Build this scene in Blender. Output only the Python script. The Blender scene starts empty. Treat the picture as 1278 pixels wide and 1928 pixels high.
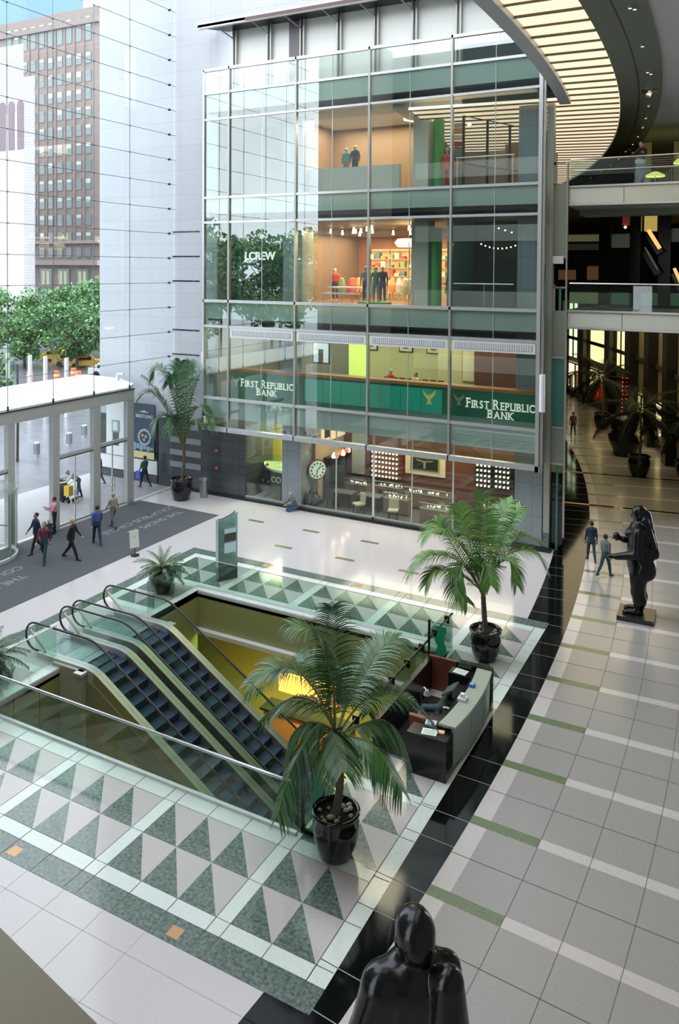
import bpy, math, random
import numpy as np
from mathutils import Vector, Matrix
random.seed(7)
sc = bpy.context.scene
COL = sc.collection
# ------------------------------------------------------------------ camera
F_PX, PX, PY = 1495.5, 643.33, 542.66
PITCH, YAW, ROLL = 0.02380874, 0.48821419, -0.00688973
cd = bpy.data.cameras.new('camera'); cam = bpy.data.objects.new('camera', cd); COL.objects.link(cam); sc.camera = cam
cd.sensor_width = 36.0; cd.lens = F_PX / 1928 * 36.0; cd.clip_start = .05; cd.clip_end = 1500
cd.shift_x = (639 - PX) / 1928; cd.shift_y = (PY - 964) / 1928
cy, sy = math.cos(YAW), math.sin(YAW); cp, sp = math.cos(PITCH), math.sin(PITCH); cr, sr = math.cos(ROLL), math.sin(ROLL)
_r = Vector((cy, sy, 0)); _f = Vector((-sy * cp, cy * cp, -sp)); _d = -(Vector((0, 0, 1)) * cp + Vector((-sy, cy, 0)) * sp)
_x = _r * cr + _d * sr; _y = -_r * sr + _d * cr
M = Matrix((_x, -_y, -_f)).transposed().to_4x4(); M.translation = (0, 0, 12); cam.matrix_world = M
# ------------------------------------------------------------------ world: bright overcast sky
w = bpy.data.worlds.new('overcast_sky'); sc.world = w; w.use_nodes = True
nt = w.node_tree; nt.nodes.clear()
wo = nt.nodes.new('ShaderNodeOutputWorld'); bg = nt.nodes.new('ShaderNodeBackground')
bg.inputs[0].default_value = (.86, .92, 1.0, 1); bg.inputs[1].default_value = 3.6
nt.links.new(bg.outputs[0], wo.inputs[0])
vs = sc.view_settings; vs.view_transform = 'Standard'; vs.look = 'None'; vs.gamma = 1; vs.use_curve_mapping = False; vs.exposure = 0.35
sc.cycles.max_bounces = 10; sc.cycles.transparent_max_bounces = 24; sc.cycles.glossy_bounces = 4; sc.cycles.diffuse_bounces = 4
sc.cycles.caustics_reflective = False; sc.cycles.caustics_refractive = False; sc.cycles.sample_clamp_indirect = 4
# ------------------------------------------------------------------ materials
MATS = {}
def mat(name, col, rough=.5, metal=0, noise=None, emit=0, coat=0, bump=0, spec=.5):
    if name in MATS: return MATS[name]
    m = bpy.data.materials.new(name); m.use_nodes = True; n = m.node_tree.nodes; l = m.node_tree.links
    b = n['Principled BSDF']; c = (*col, 1)
    b.inputs['Base Color'].default_value = c; b.inputs['Roughness'].default_value = rough; b.inputs['Metallic'].default_value = metal
    b.inputs['Specular IOR Level'].default_value = spec
    if coat: b.inputs['Coat Weight'].default_value = coat; b.inputs['Coat Roughness'].default_value = .04
    if emit:
        b.inputs['Emission Color'].default_value = c; b.inputs['Emission Strength'].default_value = emit
    if noise:
        s, a = noise[:2]; col2 = noise[2] if len(noise) > 2 else tuple(min(1, x * (1 + a)) for x in col)
        tc = n.new('ShaderNodeTexCoord'); nz = n.new('ShaderNodeTexNoise'); nz.inputs['Scale'].default_value = s; nz.inputs['Detail'].default_value = 6; nz.inputs['Roughness'].default_value = .65
        cr_ = n.new('ShaderNodeValToRGB'); cr_.color_ramp.elements[0].position = .35; cr_.color_ramp.elements[1].position = .68
        cr_.color_ramp.elements[0].color = (*[x * (1 - a) for x in col], 1); cr_.color_ramp.elements[1].color = (*col2, 1)
        l.new(tc.outputs['Object'], nz.inputs['Vector']); l.new(nz.outputs['Fac'], cr_.inputs['Fac']); l.new(cr_.outputs['Color'], b.inputs['Base Color'])
        if bump:
            bp = n.new('ShaderNodeBump'); bp.inputs['Strength'].default_value = bump; l.new(nz.outputs['Fac'], bp.inputs['Height']); l.new(bp.outputs['Normal'], b.inputs['Normal'])
    MATS[name] = m; return m
def glass(name, tint=(.93, .98, .95), f0=.05, rough=0.0, frost=0, frost_col=(.7, .85, .78)):
    if name in MATS: return MATS[name]
    m = bpy.data.materials.new(name); m.use_nodes = True; n = m.node_tree.nodes; l = m.node_tree.links; n.clear()
    out = n.new('ShaderNodeOutputMaterial'); tr = n.new('ShaderNodeBsdfTransparent'); gl = n.new('ShaderNodeBsdfGlossy'); mx = n.new('ShaderNodeMixShader')
    tr.inputs[0].default_value = (*tint, 1); gl.inputs['Roughness'].default_value = rough
    g = n.new('ShaderNodeNewGeometry'); dt = n.new('ShaderNodeVectorMath'); dt.operation = 'DOT_PRODUCT'
    l.new(g.outputs['Incoming'], dt.inputs[0]); l.new(g.outputs['Normal'], dt.inputs[1])
    def mth(op, a, b_=None):
        k = n.new('ShaderNodeMath'); k.operation = op; k.use_clamp = op != 'ABSOLUTE' and op != 'POWER'
        if hasattr(a, 'links'): l.new(a, k.inputs[0])
        else: k.inputs[0].default_value = a
        if b_ is not None:
            if hasattr(b_, 'links'): l.new(b_, k.inputs[1])
            else: k.inputs[1].default_value = b_
        return k.outputs[0]
    ab = mth('ABSOLUTE', dt.outputs['Value']); om = mth('SUBTRACT', 1.0, ab); p5 = mth('POWER', om, 5.0)
    fr = mth('ADD', mth('MULTIPLY', p5, 1 - f0), f0)
    l.new(fr, mx.inputs[0])
    if frost:
        df = n.new('ShaderNodeBsdfDiffuse'); df.inputs[0].default_value = (*frost_col, 1); tl = n.new('ShaderNodeBsdfTranslucent'); tl.inputs[0].default_value = (*frost_col, 1)
        m1 = n.new('ShaderNodeMixShader'); m1.inputs[0].default_value = .45; l.new(df.outputs[0], m1.inputs[1]); l.new(tl.outputs[0], m1.inputs[2])
        m2 = n.new('ShaderNodeMixShader'); m2.inputs[0].default_value = frost; l.new(tr.outputs[0], m2.inputs[1]); l.new(m1.outputs[0], m2.inputs[2])
        l.new(m2.outputs[0], mx.inputs[1])
    else: l.new(tr.outputs[0], mx.inputs[1])
    l.new(gl.outputs[0], mx.inputs[2]); l.new(mx.outputs[0], out.inputs[0])
    MATS[name] = m; return m
def panel_mat(name, col, joint, w_, h_, plane='XZ', rough=.45, off=.5, jw=.006, var=.06):
    m = bpy.data.materials.new(name); m.use_nodes = True; n = m.node_tree.nodes; l = m.node_tree.links; b = n['Principled BSDF']
    tc = n.new('ShaderNodeTexCoord'); sx = n.new('ShaderNodeSeparateXYZ'); cx = n.new('ShaderNodeCombineXYZ'); l.new(tc.outputs['Object'], sx.inputs[0])
    a, c_ = plane; l.new(sx.outputs[a], cx.inputs[0]); l.new(sx.outputs[c_], cx.inputs[1])
    br = n.new('ShaderNodeTexBrick'); br.offset = off; br.inputs['Scale'].default_value = 1; br.inputs['Brick Width'].default_value = w_; br.inputs['Row Height'].default_value = h_
    br.inputs['Mortar Size'].default_value = jw; br.inputs['Color1'].default_value = (*col, 1); br.inputs['Color2'].default_value = (*[x * (1 - var) for x in col], 1); br.inputs['Mortar'].default_value = (*joint, 1)
    l.new(cx.outputs[0], br.inputs['Vector']); nz = n.new('ShaderNodeTexNoise'); nz.inputs['Scale'].default_value = 9; l.new(tc.outputs['Object'], nz.inputs['Vector'])
    mx = n.new('ShaderNodeMix'); mx.data_type = 'RGBA'; mx.blend_type = 'MULTIPLY'; mx.inputs[0].default_value = .25
    l.new(br.outputs['Color'], mx.inputs[6]); l.new(nz.outputs['Fac'], mx.inputs[7]); l.new(mx.outputs[2], b.inputs['Base Color']); b.inputs['Roughness'].default_value = rough
    MATS[name] = m; return m
steel = mat('brushed_steel', (.62, .62, .6), .32, .9); white_metal = mat('pale_painted_metal', (.72, .72, .72), .4, .25)
bronze_grey = mat('warm_grey_metal', (.40, .40, .36), .35, .5); dark_metal = mat('dark_metal', (.03, .035, .035), .35, .6)
black_rubber = mat('black_rubber', (.006, .006, .007), .35); black = mat('black_gloss', (.008, .008, .009), .18)
tile_l = mat('pale_stone', (.56, .53, .54), .11, noise=(22, .035)); tile_r = mat('grey_beige_stone', (.325, .315, .30), .2, noise=(18, .06))
tile_w = mat('white_stone', (.78, .78, .76), .09, noise=(10, .03)); tile_b = mat('bright_beige_stone', (.54, .505, .49), .16, noise=(10, .04))
marble = mat('green_marble', (.085, .13, .11), .1, noise=(14, .4, (.2, .27, .23))); strip_g = mat('olive_green_stone', (.14, .19, .1), .2, noise=(12, .15))
border_white = mat('pale_green_stone', (.66, .73, .69), .1, noise=(14, .05)); tri_light = mat('pinkish_grey_stone', (.50, .47, .46), .12, noise=(16, .04))
black_stone = mat('black_granite', (.004, .005, .006), .07, noise=(60, .4), spec=.32); joint = mat('floor_joint', (.1, .1, .1), .6); joint_l = mat('light_joint', (.35, .36, .37), .5)
gold = mat('gold_strip', (.65, .42, .16), .3, .5); brass = mat('brass_inlay', (.45, .25, .12), .3, .4)
gl_clear = glass('clear_glass'); gl_rail = glass('balustrade_glass', (.80, .90, .85), .05); gl_facade = glass('facade_glass', (.90, .95, .925), .15)
gl_net = glass('cable_wall_glass', (.95, .975, .97), .03); gl_frit = glass('fritted_glass', (.85, .92, .88), .07, frost=.85, frost_col=(.80, .90, .85)); gl_dark = glass('dark_glass', (.05, .08, .07), .06)
gl_green = glass('green_etched_glass', (.25, .62, .45), .07, frost=.5, frost_col=(.05, .42, .24))
# ------------------------------------------------------------------ builders
OFF = {}
class MB:
    def __init__(s): s.v = []; s.f = []; s.m = []
    def add(s, vs_, fs, mi=0):
        b = len(s.v); s.v += [tuple(float(c) for c in p) for p in vs_]; s.f += [tuple(i + b for i in f) for f in fs]; s.m += [mi] * len(fs); return s
    def box(s, x0, x1, y0, y1, z0, z1, mi=0):
        if x0 > x1: x0, x1 = x1, x0
        if y0 > y1: y0, y1 = y1, y0
        if z0 > z1: z0, z1 = z1, z0
        return s.add([(x0, y0, z0), (x1, y0, z0), (x1, y1, z0), (x0, y1, z0), (x0, y0, z1), (x1, y0, z1), (x1, y1, z1), (x0, y1, z1)],
                     [(0, 3, 2, 1), (4, 5, 6, 7), (0, 1, 5, 4), (1, 2, 6, 5), (2, 3, 7, 6), (3, 0, 4, 7)], mi)
    def bar(s, a, b, w_, h_, mi=0, up=(0, 0, 1)):
        a = Vector(a); b = Vector(b); d = (b - a).normalized(); u = Vector(up)
        if abs(d.dot(u)) > .98: u = Vector((1, 0, 0))
        r = d.cross(u).normalized() * w_ / 2; t = r.cross(d).normalized() * h_ / 2
        return s.add([a - r - t, a + r - t, a + r + t, a - r + t, b - r - t, b + r - t, b + r + t, b - r + t],
                     [(0, 1, 2, 3), (7, 6, 5, 4), (0, 4, 5, 1), (1, 5, 6, 2), (2, 6, 7, 3), (3, 7, 4, 0)], mi)
    def tube(s, pts, r, n=8, mi=0, cap=True):
        pts = [Vector(p) for p in pts]; rs = r if isinstance(r, (list, tuple)) else [r] * len(pts); b = len(s.v); prev = None
        for i, p in enumerate(pts):
            d = (pts[min(i + 1, len(pts) - 1)] - pts[max(i - 1, 0)]).normalized()
            if prev is None:
                u = Vector((0, 0, 1)) if abs(d.z) < .9 else Vector((1, 0, 0)); prev = d.cross(u).normalized()
            a_ = (prev - d * prev.dot(d)).normalized(); c_ = d.cross(a_); prev = a_
            s.v += [tuple(p + (a_ * math.cos(2 * math.pi * k / n) + c_ * math.sin(2 * math.pi * k / n)) * rs[i]) for k in range(n)]
        for i in range(len(pts) - 1):
            for k in range(n):
                s.f.append((b + i * n + k, b + i * n + (k + 1) % n, b + (i + 1) * n + (k + 1) % n, b + (i + 1) * n + k)); s.m.append(mi)
        if cap:
            s.f.append(tuple(b + k for k in range(n))[::-1]); s.m.append(mi); e = b + (len(pts) - 1) * n; s.f.append(tuple(e + k for k in range(n))); s.m.append(mi)
        return s
    def lathe(s, prof, c=(0, 0, 0), n=28, mi=0):
        b = len(s.v)
        for (r, z) in prof: s.v += [(c[0] + r * math.cos(2 * math.pi * k / n), c[1] + r * math.sin(2 * math.pi * k / n), c[2] + z) for k in range(n)]
        for i in range(len(prof) - 1):
            for k in range(n):
                s.f.append((b + i * n + k, b + i * n + (k + 1) % n, b + (i + 1) * n + (k + 1) % n, b + (i + 1) * n + k)); s.m.append(mi)
        return s
    def prism(s, poly, z0, z1, mi=0):
        n = len(poly); vs_ = [(x, y, z0) for x, y in poly] + [(x, y, z1) for x, y in poly]
        return s.add(vs_, [tuple(range(n))[::-1], tuple(range(n, 2 * n))] + [(i, (i + 1) % n, n + (i + 1) % n, n + i) for i in range(n)], mi)
    def flat(s, poly, z, mi=0): return s.add([(x, y, z) for x, y in poly], [tuple(range(len(poly)))], mi)
    def rect(s, x0, x1, y0, y1, z, mi=0): return s.flat([(x0, y0), (x1, y0), (x1, y1), (x0, y1)], z, mi)
    def ring(s, r0, r1, a0, a1, z0, z1, n=40, mi=0, c=None):
        cx, cy_ = c or CC; b = len(s.v)
        for i in range(n + 1):
            a = math.radians(a0 + (a1 - a0) * i / n); ca, sa = math.cos(a), math.sin(a)
            s.v += [(cx + r0 * ca, cy_ + r0 * sa, z0), (cx + r1 * ca, cy_ + r1 * sa, z0), (cx + r1 * ca, cy_ + r1 * sa, z1), (cx + r0 * ca, cy_ + r0 * sa, z1)]
        for i in range(n):
            p = b + 4 * i; q = p + 4
            for k in range(4): s.f.append((p + k, p + (k + 1) % 4, q + (k + 1) % 4, q + k)); s.m.append(mi)
        s.f.append((b + 3, b + 2, b + 1, b)); s.m.append(mi); e = b + 4 * n; s.f.append((e, e + 1, e + 2, e + 3)); s.m.append(mi); return s
    def arcflat(s, r0, r1, a0, a1, z, n=40, mi=0):
        b = len(s.v)
        for i in range(n + 1):
            a = math.radians(a0 + (a1 - a0) * i / n); ca, sa = math.cos(a), math.sin(a)
            s.v += [(CC[0] + r0 * ca, CC[1] + r0 * sa, z), (CC[0] + r1 * ca, CC[1] + r1 * sa, z)]
        for i in range(n): s.f.append((b + 2 * i, b + 2 * i + 1, b + 2 * i + 3, b + 2 * i + 2)); s.m.append(mi)
        return s
    def build(s, name, mats, parent=None, smooth=False):
        me = bpy.data.meshes.new(name); off = OFF.get(parent.name, (0, 0, 0)) if parent else (0, 0, 0)
        me.from_pydata([(a - off[0], b - off[1], c - off[2]) for a, b, c in s.v], [], s.f)
        if not isinstance(mats, (list, tuple)): mats = [mats]
        for m in mats: me.materials.append(m)
        me.polygons.foreach_set('material_index', s.m)
        if smooth: me.polygons.foreach_set('use_smooth', [True] * len(s.f))
        me.update(); o = bpy.data.objects.new(name, me); COL.objects.link(o)
        if parent: o.parent = parent; OFF[o.name] = off
        return o
CC = (-111.2, 19.71)                       # centre of the curved concourse
def pol(r, a): a = math.radians(a); return (CC[0] + r * math.cos(a), CC[1] + r * math.sin(a))
def tag(o, label, cat, group=None, kind=None):
    o['label'] = label; o['category'] = cat
    if group: o['group'] = group
    if kind: o['kind'] = kind
    return o
def thing(name, label, cat, loc=(0, 0, 0), group=None):
    o = bpy.data.objects.new(name, None); o.empty_display_size = .2; COL.objects.link(o); o.location = loc; OFF[o.name] = tuple(loc)
    return tag(o, label, cat, group)
def local(o): OFF[o.name] = (0, 0, 0); return o      # parts of o are given in o's own frame
def struct(o): o['kind'] = 'structure'; return o
def sempty(name, loc=(0, 0, 0)):
    o = bpy.data.objects.new(name, None); COL.objects.link(o); o.location = loc; OFF[o.name] = tuple(loc); o['kind'] = 'structure'; return o
def copy_tree(o, parent=None):
    c = o.copy(); COL.objects.link(c); c.parent = parent
    for ch in o.children: copy_tree(ch, c)
    return c
def lab(o, label): o['label'] = label; return o
def text(name, s, size, mt, parent=None, depth=.01, bold=.0, align='LEFT', mat4=None):
    cu = bpy.data.curves.new(name, 'FONT'); cu.body = s; cu.size = size; cu.extrude = depth; cu.offset = bold; cu.align_x = align
    t = bpy.data.objects.new(name, cu); COL.objects.link(t); dg = bpy.context.evaluated_depsgraph_get(); me = bpy.data.meshes.new_from_object(t.evaluated_get(dg))
    bpy.data.objects.remove(t); me.materials.clear(); me.materials.append(mt)
    if mat4 is not None: me.transform(mat4)
    if parent:
        off = OFF.get(parent.name, (0, 0, 0)); me.transform(Matrix.Translation([-c for c in off]))
    o = bpy.data.objects.new(name, me); COL.objects.link(o)
    if parent: o.parent = parent; OFF[o.name] = OFF.get(parent.name, (0, 0, 0))
    return o
def face_south(x, y, z): return Matrix.Translation((x, y, z)) @ Matrix.Rotation(math.pi / 2, 4, 'X')
# smooth union of tapered capsules turned into one closed skin
def blob(name, prims, mats, res, parent=None, k=.03):
    P = prims; mn = np.full(3, 1e9); mxx = np.full(3, -1e9)
    for p in P:
        for q, r in ((p[0], p[2]), (p[1], p[3])):
            mn = np.minimum(mn, np.array(q) - r * 1.5 - .02); mxx = np.maximum(mxx, np.array(q) + r * 1.5 + .02)
    mn -= res * 2; n = np.ceil((mxx - mn) / res).astype(int) + 3
    F = np.full(n, 1e3, dtype=np.float32)
    def dist(p, X, Y_, Z_):
        a = np.array(p[0], float); b = np.array(p[1], float); s_ = p[5] if len(p) > 5 and p[5] else (1, 1, 1); ba = b - a; L = max(ba @ ba, 1e-9)
        t = np.clip(((X - a[0]) * ba[0] + (Y_ - a[1]) * ba[1] + (Z_ - a[2]) * ba[2]) / L, 0, 1)
        d = np.sqrt(((X - a[0] - t * ba[0]) / s_[0]) ** 2 + ((Y_ - a[1] - t * ba[1]) / s_[1]) ** 2 + ((Z_ - a[2] - t * ba[2]) / s_[2]) ** 2)
        return (d - (p[2] + (p[3] - p[2]) * t)) * min(s_)
    for p in P:
        kk = p[6] if len(p) > 6 else k; rr = max(p[2], p[3]) * 1.6 + kk * 2 + 3 * res
        lo = np.maximum(((np.minimum(p[0], p[1]) - rr - mn) / res).astype(int), 0); hi = np.minimum(((np.maximum(p[0], p[1]) + rr - mn) / res).astype(int) + 2, n)
        g = np.ogrid[lo[0]:hi[0], lo[1]:hi[1], lo[2]:hi[2]]
        d = dist(p, mn[0] + g[0] * res, mn[1] + g[1] * res, mn[2] + g[2] * res)
        sl = (slice(lo[0], hi[0]), slice(lo[1], hi[1]), slice(lo[2], hi[2])); f = F[sl]
        h = np.clip(.5 + .5 * (f - d) / kk, 0, 1); F[sl] = f * (1 - h) + d * h - kk * h * (1 - h)
    S = F < 0; nx, ny, nz = n; cnt = np.zeros((nx - 1, ny - 1, nz - 1)); pos = np.zeros((nx - 1, ny - 1, nz - 1, 3))
    for ax in range(3):
        o1, o2 = [i for i in range(3) if i != ax]
        for da in (0, 1):
            for db in (0, 1):
                s0 = [slice(0, -1)] * 3; s1 = [slice(0, -1)] * 3
                s0[o1] = slice(da, n[o1] - 1 + da); s1[o1] = s0[o1]; s0[o2] = slice(db, n[o2] - 1 + db); s1[o2] = s0[o2]; s1[ax] = slice(1, n[ax])
                A = F[tuple(s0)]; B = F[tuple(s1)]; c = (A < 0) != (B < 0); den = np.where(c, A - B, 1); t = np.where(c, A / den, 0)
                cnt += c; pos[..., ax] += t; pos[..., o1] += c * da; pos[..., o2] += c * db
    act = cnt > 0; idx = -np.ones(act.shape, int); idx[act] = np.arange(act.sum()); ii = np.argwhere(act)
    V = (ii + pos[act] / cnt[act][:, None]) * res + mn; Q = []
    for ax in range(3):
        o1, o2 = (ax + 1) % 3, (ax + 2) % 3; s0 = [slice(1, -1)] * 3; s0[ax] = slice(0, -1); s1 = list(s0); s1[ax] = slice(1, None)
        A = S[tuple(s0)]; B = S[tuple(s1)]; e = np.argwhere(A != B); fl = A[tuple(e.T)]; e = e.copy()
        for o_ in (o1, o2): e[:, o_] += 1
        q = []
        for da, db in ((1, 1), (0, 1), (0, 0), (1, 0)):
            c = e.copy(); c[:, o1] -= da; c[:, o2] -= db; q.append(idx[tuple(c.T)])
        q = np.stack(q, 1); q[~fl] = q[~fl][:, ::-1]; Q.append(q)
    Q = np.concatenate(Q); Q = Q[(Q >= 0).all(1)]
    C_ = V[Q].mean(1); best = np.full(len(C_), 1e9); mi = np.zeros(len(C_), int)
    for p in P:
        d = dist(p, C_[:, 0], C_[:, 1], C_[:, 2]); b = d < best; best[b] = d[b]; mi[b] = p[4]
    off = OFF.get(parent.name, (0, 0, 0)) if parent else (0, 0, 0)
    me = bpy.data.meshes.new(name); me.from_pydata((V - np.array(off)).tolist(), [], Q.tolist())
    for m in mats: me.materials.append(m)
    me.polygons.foreach_set('material_index', mi.astype(np.int32)); me.polygons.foreach_set('use_smooth', [True] * len(Q)); me.update()
    o = bpy.data.objects.new(name, me); COL.objects.link(o)
    if parent: o.parent = parent; OFF[o.name] = off
    return o

# ================================================================== FLOOR
HX0, HX1, HY0, HY1 = -18.45, -8.5, 14.3, 23.45        # floor opening
fl = MB()
FM = [tile_l, marble, border_white, tri_light, black_stone, tile_b, tile_r, strip_g, tile_w, joint, joint_l, gold, brass, dark_metal]
T, MAR, BW, TL, BK, TB, TR, SG, TW, JT, JL, GO, BR, DM = range(14)
for a in ((-28.4, HX0, -8, 34.2), (HX0, HX1, -8, HY0), (HX0, HX1, HY1, 34.2), (HX1, 6, -8, 34.2), (-30, 4, 34.2, 96)): fl.box(*a, -.25, 0, T)
z1, z2, z3, z4 = .0015, .003, .0045, .006
fl.arcflat(104.46, 105.8, -16, 42, z1, 90, BK); fl.arcflat(105.8, 106.2, -16, 42, z1, 90, TB); fl.arcflat(106.2, 117, -16, 42, z1, 90, TR)
for k in range(-13, 30):
    a = .80 + 1.24 * k; da = .15
    for (r0, r1, m_) in ((105.8, 107.3, SG), (107.3, 117, TB)): fl.arcflat(r0, r1, a - da, a, z2, 3, m_)
    for (r0, r1, a_) in ((104.46, 105.8, a - da), (104.46, 105.8, a - .62), (105.8, 117, a - .62 - da / 2)):
        fl.arcflat(r0, r1, a_ - .0045, a_ + .0045, z3, 2, JL if r0 < 105 else JT)
for r in [107.3 + 1.06 * i for i in range(10)]: fl.arcflat(r - .006, r + .006, -16, 34, z3, 80, JT)
# crossing gold and black strips north of the facade
for (x0, y0, x1, y1) in ((-9.6, 41.5, -3.0, 42.5), (-11.0, 48.0, -3.6, 49.25)):
    dx, dy = x1 - x0, y1 - y0; L = math.hypot(dx, dy); nx_, ny_ = -dy / L * .11, dx / L * .11
    rb = 105.8; xm = x0 + .1
    while math.hypot(xm - CC[0], y0 + (xm - x0) * dy / dx - CC[1]) < rb: xm += .02
    ym = y0 + (xm - x0) * dy / dx
    fl.flat([(x0 + nx_, y0 + ny_), (x0 - nx_, y0 - ny_), (xm - nx_, ym - ny_), (xm + nx_, ym + ny_)], z4, GO)
    fl.flat([(xm + nx_, ym + ny_), (xm - nx_, ym - ny_), (x1 - nx_, y1 - ny_), (x1 + nx_, y1 + ny_)], z4, BK)
# patterned frame round the opening
def frame(x0, x1, y0, y1, wd, z, mi):
    fl.rect(x0, x1, y0, y0 + wd, z, mi); fl.rect(x0, x1, y1 - wd, y1, z, mi); fl.rect(x0, x0 + wd, y0 + wd, y1 - wd, z, mi); fl.rect(x1 - wd, x1, y0 + wd, y1 - wd, z, mi)
BX0, BX1, BY0, BY1 = -21.42, -6.25, 10.82, 26.97
def holed(x0, x1, y0, y1, z, mi):
    fl.rect(x0, x1, y0, HY0, z, mi); fl.rect(x0, x1, HY1, y1, z, mi); fl.rect(x0, HX0, HY0, HY1, z, mi); fl.rect(HX1, x1, HY0, HY1, z, mi)
holed(BX0, BX1, BY0, BY1, z3, BW)
fl.rect(BX0, BX1 - .0, BY0, BY0 + .52, z4, MAR); fl.rect(BX0, BX1, BY1 - .52, BY1, z4, MAR); fl.rect(BX0, BX0 + .5, BY0 + .52, BY1 - .52, z4, MAR)
z5, z6 = .0075, .009
cols = []
x = -6.61
for g, nc in enumerate((2, 3, 3, 3, 3)):
    for c_ in range(nc): cols.append((x - .905 * (c_ + 1), x - .905 * c_))
    x -= nc * .905 + .318
def cell(x0, x1, y0, y1):
    fl.rect(x0, x1, y0, y1, z4, TL); fl.flat([(x0 + .004, y0 + .004), (x1 - .02, y0 + .004), (x0 + .004, y1 - .02)], z5, MAR)
rowsF = [(11.68, 12.73), (12.73, 13.78)]; rowsB = [(24.02, 25.07), (25.07, 26.12)]
for c0, c1 in cols:
    for r0, r1 in rowsF + rowsB: cell(c0, c1, r0, r1)
for r0, r1 in ((14.15, 15.21), (15.21, 16.27), (16.59, 17.65), (17.65, 18.71), (18.71, 19.77), (20.1, 21.16), (21.16, 22.22), (22.6, 23.66)):
    for c0, c1 in cols[:2]: cell(c0, c1, r0, r1)
for r0, r1 in ((21.4, 22.46), (22.46, 23.6), (14.2, 15.25), (15.25, 16.3)):
    for c0, c1 in cols[-2:]: cell(c0, c1, r0, r1)
fl.rect(-20.85, HX0, 16.6, 21.1, z4, T)
JW = .007
xj = sorted({round(c[0], 3) for c in cols} | {round(c[1], 3) for c in cols})
for xx in xj:
    fl.rect(xx - JW, xx + JW, BY0, 11.68, z6, JT); fl.rect(xx - JW, xx + JW, BY1 - .52 - .34, BY1, z6, JT)
    fl.rect(xx - JW, xx + JW, 13.78, HY0, z6, JT)
for i, (c0, c1) in enumerate(cols):
    if i in (1, 4, 7, 10):
        for xx in (c0, c0 - .318): fl.rect(xx - JW * .7, xx + JW * .7, 11.68, 13.9, z6, JT)
for xx in (-6.61,): fl.rect(xx - JW, xx + JW, 11.34, 26.5, z6, JT)
for yy in (11.34, 11.68, 13.78, 12.73): fl.rect(BX0 + .5, -6.6, yy - .004, yy + .004, z6, JT)
for yy in (11.68, 12.73, 13.97, 15.21, 16.43, 18.9, 21.3, 23.8, 25.07): fl.rect(-6.61, -6.27, yy - JW, yy + JW, z6, JT)
for i in range(5):                                        # small brass inlays in the marble border
    xx = -9.18 - 4.2 * i; 
    if xx > BX0 + .5: fl.rect(xx - .13, xx + .13, 10.93, 11.17, z6, BR); fl.rect(xx - .13, xx + .13, 26.62, 26.86, z6, BR)
# joints of the plain tiles south of the border and the dashes to the north
for yy in [10.29 - 1.05 * i for i in range(9)]: fl.rect(-28.4, -6.9, yy - .006, yy + .006, z1, JL)
for xx in [-9.67 - 1.02 * i for i in range(18)]: fl.rect(xx - .006, xx + .006, 1, BY0, z1, JL)
fl.rect(-12.6, -9.9, 8.6, 8.98, z2, MAR)
for yy in (28.9, 31.25):
    for xx in (-21.1, -18.1, -15.1, -12.25, -9.4): fl.rect(xx - .45, xx + .42, yy - .11, yy + .11, z2, SG)
for yy in (27.8, 30.05, 32.4): fl.rect(-23, -7, yy - .005, yy + .005, z1, JL)
for xx in [-22.6 + 1.5 * i for i in range(11)]: fl.rect(xx - .004, xx + .004, 27, 34, z1, JL)
# dark kerb under the shop fronts
fl.box(-28.3, -7.8, 33.72, 34.05, 0, .14, DM); fl.rect(-20, -9.4, 33.66, 33.73, .008, MAR)
struct(fl.build('floor', FM))
# ================================================================== OPENING, BASEMENT
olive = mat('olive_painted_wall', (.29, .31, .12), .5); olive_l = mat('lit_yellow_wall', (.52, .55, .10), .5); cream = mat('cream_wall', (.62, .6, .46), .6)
b_ = MB()
b_.box(HX0, HX1, HY1, HY1 + .3, -1.37, -.02, 0); b_.box(HX0, HX1, HY1 - .02, HY1 + .3, -.12, -.02, 1); b_.box(HX0, HX1, HY1 - .22, HY1 + .1, -1.52, -1.37, 1)
struct(b_.build('wall_opening_north', [olive, white_metal]))
for i, xx in enumerate((-15.9, -13.4, -10.9)):
    pass
b_ = MB(); b_.box(HX0 - .3, HX0, HY0, 16.95, -5.3, -.02, 0); b_.box(HX0 - .3, HX0, 20.6, HY1, -2.4, -.02, 0); b_.box(HX0 - .3, HX0 + .02, HY0, 16.95, -.14, -.02, 1)
for yy in (15.2, 16.1): b_.box(HX0 - .01, HX0 + .006, yy, yy + .02, -5.3, -.14, 2)
struct(b_.build('wall_opening_west', [olive, tile_l, dark_metal]))
b_ = MB(); b_.box(HX1, HX1 + .3, HY0, HY1, -2.6, -.02, 0); struct(b_.build('wall_opening_east', [black]))
b_ = MB(); b_.box(HX0 - .3, HX1 + .3, HY0 - .3, HY0, -1.9, -.26, 0); struct(b_.build('wall_opening_south', [olive]))
b_ = MB(); b_.box(-31, -2, 6, 38, -5.6, -5.3, 0); struct(b_.build('floor_basement', [mat('brown_basement_floor', (.12, .09, .05), .35)]))
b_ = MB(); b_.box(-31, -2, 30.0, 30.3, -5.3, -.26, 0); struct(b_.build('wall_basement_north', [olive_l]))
b_ = MB(); b_.box(-31, -2, 6, 6.3, -5.3, -.26, 0); struct(b_.build('wall_basement_south', [olive]))
b_ = MB(); b_.box(-2.3, -2, 6, 30, -5.3, -.26, 0); b_.box(-31, -30.7, 6, 30, -5.3, -.26, 0); struct(b_.build('wall_basement_east', [olive]))
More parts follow.
